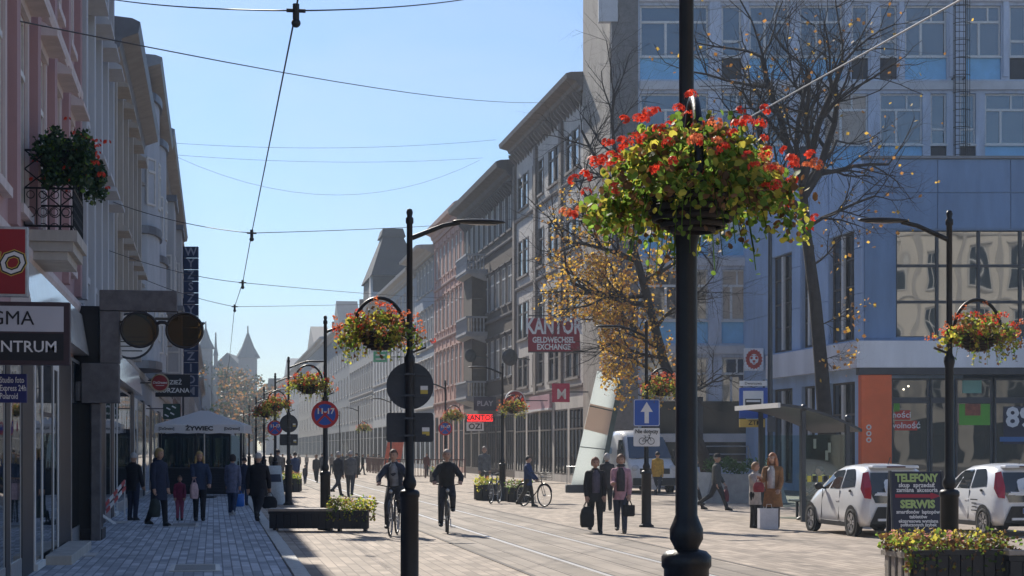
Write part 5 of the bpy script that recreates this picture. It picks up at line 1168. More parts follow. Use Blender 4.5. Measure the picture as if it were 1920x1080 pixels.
x,y=PD(372,72); kk=thing('glazed_kiosk','dark glazed kiosk front behind the parasol terrace','kiosk',(x,y,0),-TH)
MB().box(-1.5,1.3,0,1.5,0,2.45).build('body',slat_blk,kk); MB().box(-1.6,1.4,-.1,1.6,2.45,2.6).build('roof_edge',dark_steel,kk)
for i in range(4): f,p=win_mesh(.62,1.2,'',dark_steel,glass_shop); o=link('window',f,kk,(-1.45+i*.69,-.08,1.1)); link('pane',p,o)
x,y=PD(433,70); t=thing('feather_flag','white feather flag beside the parasol','flag',(x,y,0),-TH); MB().cyl((0,0,0),(0,0,2.4),.02,n=6).build('pole',galv,t)
MB().loft([[(0.02,0,z),(.02+w_,-.01,z+.05),(.02+w_,.01,z+.05),(.02,.02,z)] for z,w_ in ((.7,.3),(1.2,.42),(1.7,.42),(2.1,.3),(2.38,.05))],smooth=False).build('cloth',cloth,t)
# A-board left of the second lamp post
x,y=G(513,946); t=thing('pavement_board','narrow white framed pavement board beside the man in black','board',(x,y,0),math.radians(35))
for s_ in (-1,1): MB().add([(-.28,s_*.25,0),(.28,s_*.25,0),(.28,s_*.03,1.25),(-.28,s_*.03,1.25),(-.28,s_*.25+.02,0),(.28,s_*.25+.02,0),(.28,s_*.03+.02,1.25),(-.28,s_*.03+.02,1.25)],[(0,1,2,3),(4,7,6,5),(0,4,5,1),(1,5,6,2),(2,6,7,3),(3,7,4,0)]).build('panel',galv,t)
for z,h_ in ((.85,.25),(.5,.25)): MB().obox((0,-.14+.13*(z-.6),z),(.42,.01,h_),Matrix.Rotation(-.17,3,'X')).build('print',navyb,t)
# folded red and white barrier against the shop front
x,y=G(172,985); t=thing('folding_barrier','folded red and white wooden barrier leaning by the shop front','barrier',(x,y,0),0)
rw=M('barrier_red',(.5,.06,.06),.6,.1,4,.05); L0=Vector((.0,0,.08)); L1_=Vector((.55,4.2,.95))
for off in (0,.16):
    for i in range(8):
        a=L0.lerp(L1_,i/8)+Vector((0.1*off,0,-off)); b=L0.lerp(L1_,(i+1)/8)+Vector((.1*off,0,-off)); MB().bar(a,b,.03,.09).build('stripe',rw if i%2 else swhite,t)
for a,b in (((.0,0,0),(.0,.2,.3)),((.5,.6,0),(.1,.1,.32)),((.55,4.2,0),(.55,4.2,.98))): MB().bar(a,b,.04,.07).build('leg',swhite,t)
# steel crowd barrier and the slanted glass slab behind
x,y=G(1063,922); t=thing('crowd_barrier','low steel crowd barrier in front of the slanted glass slab','barrier',(x,y,0),math.radians(-20)); m=MB().tube([(0,0,.05),(0,0,1.05),(1.9,0,1.05),(1.9,0,.05)],.022,6); m.build('frame',galv,t); MB().cyl((0,0,.25),(1.9,0,.25),.018,n=6).build('rail',galv,t)
me=MB().cyl((0,0,.25),(0,0,1.05),.01,n=5,caps=False).mesh('bar',galv)
for i in range(13): link('bar',me,t,(.13+i*.137,0,0))
for a in (.2,1.7): MB().bar((a,-.3,.02),(a,.3,.02),.05,.03).build('foot',galv,t)
Dg=72.0; kx=Dg/F; x,y=PD(1095,Dg); t=thing('slanted_glass_slab','leaning pale green glass slab beside the corner shop','monument',(x,y,0),-TH)
slabm=leafmat('slab_glass',(.86,.9,.89),.72,.02); edgem=M('slab_edge',(.1,.13,.12),.3,.2,3,.05)
def sq(px_,py_): return ((px_-1095)*kx,ZD(py_,Dg))
cs=[sq(1070,915),sq(1120,915),sq(1163,708),sq(1145,706),sq(1142,698),sq(1122,694)]
tl=Matrix(((1,0,0,0),(0,1,.17,0),(0,0,1,0),(0,0,0,1)))
MB().prism(cs,0,.28,ax='y').xf(tl).build('slab',slabm,t)
for f in (.35,.7): a=Vector(cs[0]).lerp(Vector(cs[5]),f); b=Vector(cs[1]).lerp(Vector(cs[2]),f); MB().bar((a.x,-.012,a.y),(b.x,-.012,b.y),.02,.04).xf(tl).build('joint',edgem,t)
MB().bar((cs[1][0]+.05,.16,cs[1][1]),(cs[2][0]+.05,.16,cs[2][1]-.1),.08,.3).xf(tl).build('edge_frame',edgem,t); MB().bbox(-.75,.75,-.3,.7,0,.32,.03).build('plinth',M('plinth_stone',(.08,.085,.09),.7,.2,4,.2),t)
a=Vector(cs[0]).lerp(Vector(cs[5]),.72); b=Vector(cs[1]).lerp(Vector(cs[2]),.72); c=Vector(cs[1]).lerp(Vector(cs[2]),.48); d=Vector(cs[0]).lerp(Vector(cs[5]),.5)
MB().prism([tuple(d),tuple(c),tuple(b),tuple(a)],-.012,-.004,ax='y').xf(tl).build('etched_panel',leafmat('etched_copper',(.85,.7,.6),.6,.02),t)
# ------------------------------------------------------------------ overhead wires
wirem=M('wire',(.03,.032,.036),.6,.1,5,0); rope=M('pale_strand',(.42,.42,.42),.6,.1,5,0)
def wire(label,pts,r=.012,sag=0,mat=None,clamps=(),n=14):
    P=[Vector(p) for p in pts]; t=thing('overhead_wire',label,'wire',P[0],0,'wires over the street'); out=[]
    for i in range(len(P)-1):
        for k in range(n):
            f=k/n; q=P[i].lerp(P[i+1],f); q.z-=sag*4*f*(1-f); out.append(q-P[0])
    out.append(P[-1]-P[0]); MB().tube(out,r,5).build('strand',mat or wirem,t)
    for c in clamps: c=Vector(c)-P[0]; MB().cyl(c+Vector((0,0,-.12)),c+Vector((0,0,.07)),.035,n=8).sph(c+Vector((0,0,-.13)),.05,8,6).cyl(c+Vector((-.1,0,0)),c+Vector((.1,0,0)),.02,n=6).build('insulator',wirem,t)
WZ=6.4; wv=.83
def uD(D): return D*1.0
cl=[P3(555,20,18.5),P3(472,437,37.4),P3(455,530,48.8),P3(440,575,57.5)]
wire('long wire running down the street over the pavement with dark insulators',[(wv,12,WZ+.15),cl[0],cl[1],cl[2],cl[3],(wv,95,WZ),(wv,180,WZ),(wv,420,WZ)],.010,0,None,cl,4)
wire('steep wire crossing the sky from the pink house to the exchange house roof',[P3(18,36,23.5),P3(1022,192,92)],.011,.35)
wire('wire along the top edge of the picture from the left houses',[P3(190,-4,30),cl[0],P3(900,-6,30)],.009,.05)
wire('span wire from the beige house to the first insulator and the lamp post',[P3(205,376,43),cl[1],P3(1010,405,88)],.009,.12)
wire('low span wire from the beige house over the second insulator',[P3(205,470,43),cl[2],P3(905,560,118)],.009,.12)
wire('lowest span wire in front of the bay windowed house',[P3(262,520,60),cl[3],P3(880,560,126)],.009,.1)
wire('faint high level wire between the far houses',[P3(322,290,100),P3(905,296,115)],.009,.35)
wire('faint slack wire hanging in a curve between the far houses',[P3(322,290,100),P3(900,300,116)],.009,2.3)
wire('faintest wire near the top of the far houses',[P3(322,268,104),P3(930,262,110)],.01,.4)
wire('thick pale strand rising to the top right corner',[P3(1150,362,81.5),P3(1800,0,34),P3(1990,-106,27)],.022,.0,rope)
# ------------------------------------------------------------------ cars
carw=M('car_white',(.78,.79,.8),.22,.03,1,0,coat=.8); carblk=M('car_black_plastic',(.018,.018,.02),.5,.15,8,.05); carglass=wavyglass('car_glass',(.022,.028,.034),1.9,.03,.0); tail=M('tail_light',(.5,.01,.02),.15,.1,5,0,coat=1); tyre=M('tyre_rubber',(.015,.015,.016),.85,.2,20,.2); alloy=M('alloy',(.5,.5,.52),.3,.1,8,0,metal=.8)
def sec(y,zb,w,zbelt,wbelt,zr,wr):
    h=[(0,zb),(w*.9,zb),(w*.985,zb+.1),(w,zb+.26),(w*.99,(zb+.26+zbelt)/2+.02),(wbelt,zbelt),(wr+(wbelt-wr)*.15,zbelt+(zr-zbelt)*.82),(wr*.86,zr-.03*(zr-zbelt>.1)),(wr*.45,zr),(0,zr+.006)]
    return [(a,y,z) for a,z in h]+[(-a,y,z) for a,z in h[-2:0:-1]]
def wheel_parts(t,x,y,r=.285,sx=1,w=.17):
    wl=MB().lathe([(r*.68,-w/2),(r*.93,-w/2),(r,-w*.32),(r,w*.32),(r*.93,w/2),(r*.68,w/2),(r*.6,0),(r*.68,-w/2)],28).build('wheel',tyre,t,loc=(x,y,r),rot=(0,PI/2*sx,0))
    rm=MB().lathe([(r*.69,w*.46),(r*.64,w*.5),(r*.6,w*.36),(r*.6,-.02),(0,-.02)],24)
    for k in range(10):
        a=2*PI*k/10; rm.bar((r*.1*math.cos(a),r*.1*math.sin(a),w*.36),(r*.64*math.cos(a+.12*(1 if k%2 else -1)),r*.64*math.sin(a+.12*(1 if k%2 else -1)),w*.44),r*.13,.025)
    rm.cyl((0,0,w*.3),(0,0,w*.46),r*.15,n=12); rm.build('rim',alloy,wl)
def make_car(label):
    t=thing('parked_car',label,'car',(0,0,0),0,'white hatchbacks parked side by side')
    S=[(-.02,.34,.66,.80,.60,.90,.52),(.03,.26,.745,.86,.67,.98,.56),(.12,.24,.775,.90,.70,1.12,.57),(.27,.22,.79,.94,.72,1.33,.57),(.42,.2,.80,.95,.735,1.44,.56),(.7,.19,.805,.95,.75,1.475,.57),(1.2,.18,.805,.94,.76,1.49,.58),(1.7,.18,.805,.93,.76,1.46,.575),(2.05,.18,.805,.92,.76,1.38,.565),(2.4,.18,.80,.91,.75,1.2,.57),(2.72,.19,.795,.89,.73,1.0,.6),(3.0,.2,.78,.84,.68,.93,.55),(3.25,.22,.72,.76,.6,.82,.48),(3.42,.3,.56,.62,.45,.68,.35)]
    MB().loft([sec(*s_) for s_ in S]).build('body',carw,t)
    def sidex(y,z):
        for i in range(len(S)-1):
            if S[i][0]<=y<=S[i+1][0]:
                f=(y-S[i][0])/(S[i+1][0]-S[i][0]); zb,wb,zr,wr=[S[i][k]+(S[i+1][k]-S[i][k])*f for k in (3,4,5,6)]
                g=max(0,min(1,(z-zb)/((zr-zb)*.82))); return wb+(wr+(wb-wr)*.15-wb)*g
    for sg in (-1,1):
        for nm,poly in (('rear_window',[(.62,1.02),(1.28,.97),(1.28,1.36),(.86,1.38),(.7,1.2)]),('front_window',[(1.36,.965),(2.42,.94),(2.05,1.25),(1.86,1.33),(1.36,1.36)])):
            vs=[(sg*(sidex(y,z)+.012),y,z) for y,z in poly]; c=(sum(v[0] for v in vs)/len(vs),sum(v[1] for v in vs)/len(vs),sum(v[2] for v in vs)/len(vs))
            MB().add(vs+[c],[(i,(i+1)%len(vs),len(vs)) if sg>0 else ((i+1)%len(vs),i,len(vs)) for i in range(len(vs))]).build(nm,carglass,t)
        MB().bar((sg*.79,1.32,.72),(sg*.79,1.5,.72),.03,.035).build('door_handle',carw,t); MB().bar((sg*.78,.72,.93),(sg*.77,.8,.93),.03,.05).build('door_handle',carblk,t)
        for y in (1.32,2.32): MB().bar((sg*.812,y,.32),(sg*.772,y,.93),.012,.012).build('door_seam',carblk,t)
        MB().bar((sg*.795,.95,.24),(sg*.795,2.35,.24),.03,.09).build('sill_trim',carblk,t)
        m=MB().sph((sg*.9,2.22,1.0),(.1,.06,.075),10,7); m.bar((sg*.74,2.25,.95),(sg*.86,2.22,.98),.04,.04); m.build('wing_mirror',carblk,t)
        MB().add([(sg*.56,.30,1.33),(sg*.655,.36,1.3),(sg*.775,.18,.98),(sg*.745,.05,.8),(sg*.63,-.03,.78),(sg*.60,.04,1.02)],[(0,1,2,3,4,5) if sg<0 else (5,4,3,2,1,0)]).add([(sg*.565,.27,1.33),(sg*.61,.0,1.02),(sg*.64,-.05,.79),(sg*.75,.02,.81),(sg*.72,.1,1.0),(sg*.655,.32,1.3)],[(0,1,4,5),(1,2,3,4)]).build('tail_light',tail,t)
        for y in (.62,2.96):
            a=MB(); a.disc((sg*.80,y,.3),.345,(sg,0,0),24,t=.012); a.build('wheel_arch',carblk,t); wheel_parts(t,sg*.735,y,.288,sg)
    MB().add([(-.54,-.035,.70),(.54,-.035,.70),(.635,-.015,.90),(.6,.085,1.06),(.54,.245,1.31),(-.54,.245,1.31),(-.6,.085,1.06),(-.635,-.015,.90)],[(0,1,2,7),(7,2,3,6),(6,3,4,5)]).build('hatch_glass',carglass,t)
    MB().add([(-.66,-.05,.28),(.66,-.05,.28),(.5,-.06,.62),(-.5,-.06,.62),(-.6,.1,.2),(.6,.1,.2)],[(0,1,2,3),(4,5,1,0)]).build('rear_diffuser',carblk,t); MB().bar((-.5,-.075,.36),(.5,-.075,.36),.04,.05).build('diffuser_blade',carw,t)
    MB().bbox(-.26,.26,-.09,-.07,.47,.58,.004).build('number_plate',swhite,t); text('SG 7415J',.085,sblk,t,(.02,-.094,.525),off=.001); MB().box(-.26,-.225,-.094,-.091,.475,.575).build('plate_band',sblue,t)
    MB().bbox(-.5,.5,.2,.46,1.40,1.455,.02).build('spoiler',carw,t); MB().box(-.2,.2,.188,.2,1.41,1.44).build('brake_light',M('dark_red',(.08,.01,.01),.3,.1,4,0),t)
    text('KARTEL',.17,swhite,t,(-.0,-.02,.985),rot=(PI/2-.5,0,0),off=.003,xs=1.15)
    em=MB(); r=random.Random(1)
    for k in range(9): a=2*PI*k/9; em.disc((.04*math.cos(a),0,.036*math.sin(a)),.017,n=8)
    em.build('emblem',M('emblem_grey',(.45,.5,.55),.4,.1,5,0),t,loc=(0,.10,1.15),rot=(-.5,0,0)); MB().box(-.4,-.2,-.035,-.03,.84,.855).build('small_print',swhite,t)
    for z_,w_ in ((.66,1.2),(.30,1.3)): MB().box(-w_/2,w_/2,-.045,-.043,z_,z_+.008).build('panel_gap',carblk,t) if z_<.5 else None
    MB().cyl((0,.62,1.47),(0,.5,1.62),.008,n=5).build('aerial',carblk,t)
    return t
c1=make_car('white hatchback with dark rear window behind the phone board')
gx,gy=G(1602,1005.5); c1.location=(gx+.735,gy-.62,0); c1.rotation_euler=(0,0,math.radians(1))
flushlater=c1
c2x,c2y=G(1849,1003.5)
# ------------------------------------------------------------------ van
def make_van():
    x,y=PD(1228,70.5); t=thing('delivery_van','white delivery van facing the street behind the two strolling women','van',(x,y,0),-TH+math.radians(13))
    def vs_(y,zb,w,zr,wr,zbelt): return sec(y,zb,w,zbelt,w*.99,zr,wr)
    S=[(0,.4,.78,.95,.6,.8),(.12,.3,.94,1.12,.8,.95),(.5,.28,1.0,1.3,.86,1.1),(.75,.28,1.0,1.5,.86,1.2),(1.35,.28,1.0,2.15,.8,1.25),(1.6,.28,1.0,2.42,.82,1.3),(2.2,.28,1.0,2.55,.88,1.5),(5.4,.28,1.0,2.55,.9,1.5),(5.6,.35,.95,2.4,.85,1.5)]
    MB().loft([vs_(*s_) for s_ in S]).build('body',carw,t)
    MB().add([(-.9,.66,1.36),(.9,.66,1.36),(.76,1.38,2.22),(-.76,1.38,2.22)],[(0,1,2,3)]).xf(Matrix.Translation((0,-.05,.05))).build('windscreen',wavyglass('van_glass',(.03,.05,.09),2.0,.05,0),t)
    for sg in (-1,1):
        vs=[(sg*1.008,.95,1.38),(sg*1.008,2.0,1.38),(sg*.93,2.0,2.15),(sg*.9,1.5,2.15)]; MB().add(vs,[(0,1,2,3) if sg>0 else (3,2,1,0)]).build('side_window',carglass,t)
        MB().bbox(sg*1.18-.1,sg*1.18+.1,.9,1.05,1.4,1.75,.02).bar((sg*.98,1.0,1.5),(sg*1.1,.98,1.5),.05,.05).build('wing_mirror',carblk,t)
        MB().sph((sg*.78,.12,1.0),(.16,.1,.15),10,7).build('headlight',M('headlight',(.6,.62,.65),.15,.05,3,0,coat=1),t)
        for y_ in (.95,4.6): wheel_parts(t,sg*.92,y_,.34,sg,.22); MB().disc((sg*1.0,y_,.36),.42,(sg,0,0),22,t=.006).build('wheel_arch',carblk,t)
    MB().box(-.62,.62,-.03,.05,.78,1.0).build('grille',carblk,t); MB().bbox(-.9,.9,-.1,.12,.32,.62,.03).build('bumper',carblk,t); MB().bbox(-.26,.26,-.12,-.1,.5,.61,.004).build('number_plate',swhite,t)
    MB().bar((-.6,.62,1.39),(.1,.6,1.46),.02,.02).build('wiper',carblk,t)
    text('Rollfan',.5,M('van_blue_print',(.1,.22,.38),.5,.1,3,0),t,(-1.012,3.4,1.75),rot=(PI/2,0,-PI/2),off=.015)
    return t
make_van()
# ------------------------------------------------------------------ bicycles
spoke_me=None
def bike(label,loc,rz,col=(.03,.03,.035),basket_=False):
    t=thing('bicycle',label,'bicycle',(loc[0],loc[1],0),rz); fm_=M('bike_'+str(col),col,.35,.1,6,0,coat=.5); R_=.34
    global spoke_me
    if spoke_me is None:
        ty=MB().tube([(0,R_*math.cos(2*PI*k/28),R_*math.sin(2*PI*k/28)) for k in range(28)],.02,6,closed=True).mesh('wheel',tyre)
        rm=MB().tube([(0,.315*math.cos(2*PI*k/28),.315*math.sin(2*PI*k/28)) for k in range(28)],.01,5,closed=True)
        for k in range(18): a=2*PI*k/18; rm.cyl((.02*(1 if k%2 else -1),.02*math.cos(a),.02*math.sin(a)),(0,.315*math.cos(a),.315*math.sin(a)),.0025,n=3,caps=False)
        rm.cyl((-.04,0,0),(.04,0,0),.022,n=8); spoke_me=(ty,rm.mesh('spokes',galv))
    for y_ in (-.52,.52): w_=link('wheel',spoke_me[0],t,(0,y_,.36)); link('spokes',spoke_me[1],w_)
    f=MB(); bb=(0,.06,.3); st_=(0,.22,.82); hd=(0,-.36,.86); hl=(0,-.4,.68)
    for a,b,r_ in ((bb,st_,.017),(bb,hl,.019),((0,.2,.74),(0,-.35,.8),.016),(hd,hl,.019)): f.cyl(a,b,r_,n=7)
    for sx in (-1,1):
        f.cyl((sx*.03,.52,.36),(sx*.03,.08,.3),.01,n=5); f.cyl((sx*.03,.52,.36),(sx*.02,.2,.76),.009,n=5); f.tube([(sx*.03,-.4,.66),(sx*.045,-.44,.55),(sx*.045,-.52,.36)],.011,6)
    f.build('frame',fm_,t); MB().cyl(st_,(0,.25,.92),.013,n=6).build('seat_post',galv,t)
    MB().loft([[(w_*math.cos(q),y_,z_+.03*math.sin(q)) for q in [2*PI*k/8 for k in range(8)]] for y_,w_,z_ in ((.14,.015,.95),(.2,.03,.955),(.3,.075,.965),(.37,.08,.975),(.4,.05,.975))]).build('saddle',tyre,t)
    h=MB().cyl(hd,(0,-.34,1.02),.014,n=6); h.tube([(-.3,-.22,1.06),(-.24,-.3,1.05),(-.08,-.36,1.02),(.08,-.36,1.02),(.24,-.3,1.05),(.3,-.22,1.06)],.012,6); h.build('handlebar',black_iron,t)
    c=MB().disc((.05,.06,.3),.09,(1,0,0),18,r_in=.07).cyl((-.09,.06,.3),(.09,.06,.3),.014,n=6).bar((.08,.06,.3),(.08,.0,.14),.02,.02).bar((-.08,.06,.3),(-.08,.12,.46),.02,.02).box(.08,.18,-.04,.04,.125,.145).box(-.18,-.08,.08,.16,.45,.47); c.build('crankset',galv,t)
    for y_ in (-.52,.52): MB().tube([(0,y_+.37*math.cos(a),.36+.37*math.sin(a)) for a in [PI*(.1+.08*k) for k in range(11)]],.02,5).build('mudguard',fm_,t)
    MB().sph((0,-.42,.92),.04,8,6).build('headlamp',galv,t)
    if basket_:
        m=MB()
        for z_ in (.84,.92,1.0,1.06): m.tube([(-.16,-.42,z_),(.16,-.42,z_),(.16,-.7,z_),(-.16,-.7,z_)],.008,4,closed=True)
        for a in range(9): m.cyl((-.16+.04*a,-.7,.84),(-.16+.04*a,-.7,1.06),.004,n=3); m.cyl((-.16+.04*a,-.42,.84),(-.16+.04*a,-.42,1.06),.004,n=3)
        m.box(-.16,.16,-.7,-.42,.835,.842); m.build('basket',black_iron,t)
    return t
# front of a bicycle is its local -y
# ------------------------------------------------------------------ people
BODYJ=[]
def cl(col): 
    k='cloth_%d_%d_%d'%tuple(int(c*255) for c in col); return M(k,col,.85,.32,9,.6,fine=28)
def ell(c,ax,rx,ry,n=14,fx=None):
    ax=ax.normalized(); x=Vector((1,0,0)) if fx is None else fx
    x=(x-ax*x.dot(ax)).normalized(); y=ax.cross(x)
    return [c+x*(rx*math.cos(2*PI*i/n))+y*(ry*math.sin(2*PI*i/n)) for i in range(n)]
def limb(m,pts,rs,n=9):
    m.tube(pts,rs,n)
    for p,r in ((pts[0],rs[0]),(pts[len(pts)//2],rs[len(rs)//2])): m.sph(p,r*.99,8,6)
def hand_mesh():
    m=MB(); m.loft([[(a*.035,b*.016,z) for a,b in ((-1,-1),(0,-1.3),(1,-1),(1,1),(0,1.3),(-1,1))] for z,a_ in ((0,1),(-.04,1),(-.085,1))])
    for i,(x,l) in enumerate(((-.027,.062),(-.009,.075),(.009,.07),(.027,.055))): m.tube([(x,0,-.08),(x,-.008,-.08-l*.5),(x,-.03,-.08-l*.9)],[.009,.0085,.006],6)
    m.tube([(.03,0,-.025),(.05,-.012,-.05),(.047,-.025,-.085)],[.011,.01,.007],6); return m
HAND=hand_mesh()
def person(label,loc,h,face,top,bot,hair,style='short',hem=.47,stride=0,armL=(4,8,6),armR=(4,8,6),hat=None,shoe=(.02,.02,.02),flare=1.0,lean=0,J=None,scarf=None,legskin=False,wide=1.0,seed=0,cat='person',beard=False,turn=0,hood=False,sit=False,inner=None):
    t=thing('person',label,cat,(loc[0],loc[1],0),-TH+math.radians(face),'people out in the street'); V=Vector; rad=math.radians
    th,sh=.245*h,.24*h; hz=.525*h
    P=V((0,0,hz)); j={}
    a=rad(stride)
    for s_,sg in (('L',1),('R',-1)):
        hip=V((sg*.048*h*wide,0,hz-.01*h)); q=a if sg>0 else -a
        d=V((0,-math.sin(q),-math.cos(q))); kn=hip+d*th; b=q-rad(6+ (max(0,-math.degrees(q))*1.1)); ak=kn+V((0,-math.sin(b),-math.cos(b)))*sh
        j['hip'+s_],j['knee'+s_],j['ank'+s_]=hip,kn,ak
    dz=min(j['ankL'].z,j['ankR'].z)-.042*h
    N=P+V((0,-math.sin(rad(lean))*.31*h,math.cos(rad(lean))*.31*h)); j['pel']=P; j['neck']=N
    for s_,sg,(pt,el,ab) in (('L',1,armL),('R',-1,armR)):
        S=N+V((sg*.086*h*wide,0,-.052*h)); ap=rad(pt); e=rad(pt+el)
        E=S+V((sg*math.sin(rad(ab)),-math.sin(ap),-math.cos(ap)))*.165*h; Wr=E+V((-sg*math.sin(rad(ab))*.3,-math.sin(e),-math.cos(e)))*.14*h
        j['sho'+s_],j['elb'+s_],j['wri'+s_]=S,E,Wr
    for k in j: j[k]=j[k]-V((0,0,dz))
    if J:
        for k,v in J.items(): j[k]=V(v)
    P,N=j['pel'],j['neck']; H=N+V((0,-.012*h,.09*h)); ax=(N-P).normalized()
    # --- skeleton for the continuous body
    vs=[P,P.lerp(N,.35),P.lerp(N,.75),N,N+V((0,-.005*h,.05*h))]; ed=[(0,1),(1,2),(2,3),(3,4)]; rr=[(.075,.06),(.07,.055),(.08,.058),(.03,.03),(.03,.032)]
    for s_ in 'LR':
        o=len(vs); vs+=[j['sho'+s_],j['elb'+s_],j['wri'+s_]]; ed+=[(2,o),(o,o+1),(o+1,o+2)]; rr+=[(.032,.032),(.025,.025),(.017,.017)]
        o=len(vs); ft=j['ank'+s_]+V((0,-.07*h,-.02*h)); vs+=[j['hip'+s_],j['knee'+s_],j['ank'+s_],ft]; ed+=[(0,o),(o,o+1),(o+1,o+2),(o+2,o+3)]; rr+=[(.045,.045),(.032,.032),(.02,.02),(.015,.015)]
    BODYJ.append((t,vs,ed,[(x*h,y*h) for x,y in rr],h,H,[ (j['elb'+s_],j['wri'+s_],1 if s_=='L' else -1) for s_ in 'LR'],turn))
    # --- clothes
    ct_,cb=cl(top),cl(bot); r=random.Random(seed+int(h*100))
    m=MB(); rings=[]
    hemz=hem*h-dz*0
    if hem<.5 and not J:
        for f,k in ((0,1.0),(.5,.98)): z=hemz+(P.z-.03*h-hemz)*f; rings.append(ell(V((P.x,P.y,z)),V((0,0,1)),.098*h*wide*(1+(flare-1)*(1-f))*r.uniform(.98,1.03),.082*h*(1+(flare-1)*(1-f)),16))
    for f,rx,ry in ((-.02,.096,.084),(.25,.09,.078),(.45,.096,.079),(.68,.106,.082),(.82,.114,.076),(.9,.112,.068),(.95,.092,.06),(.985,.06,.05),(1.02,.044,.045),(1.07,.04,.043)):
        rings.append(ell(P.lerp(N,f)+V((0,.004*h,0)),ax,rx*h*wide*r.uniform(.985,1.02),ry*h,16))
    m.loft([[q+(q-sum(R_,Vector())/len(R_))*(.035*math.sin(k*2.3+i*1.7+seed)+.03*math.sin(k*.9-i*2.9)) for k,q in enumerate(R_)] for i,R_ in enumerate(rings)])
    for s_ in 'LR': limb(m,[j['sho'+s_],j['sho'+s_].lerp(j['elb'+s_],.5),j['elb'+s_],j['elb'+s_].lerp(j['wri'+s_],.5),j['wri'+s_]],[.044*h,.04*h,.036*h,.033*h,.028*h])
    if hood: m.sph(N+V((0,.05*h,.01*h)),(.06*h,.035*h,.04*h),10,7)
    m.build('jacket',ct_,t)
    if inner:                                         # open front showing the layer beneath
        ii=MB(); pts=[]; 
        for f,w_ in ((.02,.05),(.4,.055),(.8,.052),(.99,.024)): c=P.lerp(N,f)+V((0,-.086*h if f<.9 else -.055*h,0)); pts.append([c+V((-w_*h,.006*h,0)),c+V((0,-.004*h,0)),c+V((w_*h,.006*h,0)),c+V((0,.02*h,0))])
        ii.loft(pts); ii.build('shirt',cl(inner),t)
    m=MB()
    for s_ in 'LR': limb(m,[j['hip'+s_],j['hip'+s_].lerp(j['knee'+s_],.5),j['knee'+s_],j['knee'+s_].lerp(j['ank'+s_],.5),j['ank'+s_]+V((0,0,-.005*h))],[.06*h,.054*h,.043*h,.037*h,.032*h])
    m.loft([ell(P+V((0,0,z*h)),V((0,0,1)),rx*h*wide,ry*h,14) for z,rx,ry in ((-.06,.07,.06),(-.03,.092,.075),(.03,.09,.074))]); m.build('trousers',cb,t)
    for s_ in 'LR':
        k=j['ank'+s_]; q=MB().loft([[(k.x+w_*h*math.cos(u),k.y+y_*h,k.z-.042*h+max(0,z_*h*(1+math.sin(u)))*.5) for u in [2*PI*i/10 for i in range(10)]] for y_,w_,z_ in ((.035,.012,.04),(.025,.024,.075),(-.0,.026,.075),(-.05,.03,.05),(-.085,.026,.035),(-.1,.01,.02))]); q.build('shoe',M('shoe_%d'%int(shoe[0]*200),shoe,.5,.1,8,.05),t)
    # --- hair
    hm=M('hair_%d_%d_%d'%tuple(int(c*255) for c in hair),hair,.6,.35,40,.5,fine=90); m=MB(); n=16; vs=[]; fs=[]; rows=7
    R3=V((.055*h,.066*h,.075*h))*(1.06 if style in ('bob','long') else 1); tr_=rad(turn)
    low={'short':-.1,'long':-.2,'bob':-.55,'bald':.45}.get(style,-.1)
    for i in range(rows+1):
        for k in range(n):
            az=2*PI*k/n; frontness=max(0,-math.sin(az)); lim=low if frontness<.35 else (.42 if style!='bald' else .8)
            p=PI/2-(PI/2-math.asin(max(-.95,lim)))*i/rows; wv=1+.03*math.sin(k*2.7+i*1.9)
            q=V((R3.x*math.cos(p)*math.cos(az)*wv,R3.y*math.cos(p)*math.sin(az)*wv,R3.z*math.sin(p)*1.02)); q.rotate(Quaternion((0,0,1),tr_)); vs.append(H+q+V((0,.004*h,.004*h)))
    for i in range(rows):
        for k in range(n): fs.append((i*n+k,(i+1)*n+k,(i+1)*n+(k+1)%n,i*n+(k+1)%n))
    m.add(vs,fs,0,True)
    if style=='long':
        for k in range(15):
            az=rad(-15+k*15); a0=V((.05*h*math.cos(az),.058*h*math.sin(az),.01*h)); a1=V((.06*h*math.cos(az),.062*h*math.sin(az)+.006*h,-.07*h)); a2=V((.062*h*math.cos(az),.06*h*math.sin(az)+.015*h,-r.uniform(.12,.17)*h))
            for q in (a0,a1,a2): q.rotate(Quaternion((0,0,1),tr_))
            m.tube([H+a0,H+a1,H+a2],[.016*h,.018*h,.006*h],6)
    m.build('hair',hm,t)
    if hat:
        q=MB().lathe([(.066*h,.035*h),(.064*h,.06*h),(.05*h,.085*h),(.02*h,.095*h),(0,.096*h)],16,(H.x,H.y,H.z)); q.lathe([(.06*h,.03*h),(.085*h,.028*h),(.085*h,.034*h),(.06*h,.04*h)],16,(H.x,H.y,H.z)); q.build('hat',cl(hat),t)
    if scarf: MB().lathe([(.045*h,0),(.058*h,.012*h),(.05*h,.03*h),(.04*h,.035*h)],14,(N.x,N.y-.006*h,N.z+.008*h)).build('scarf',cl(scarf),t)
    return t,j
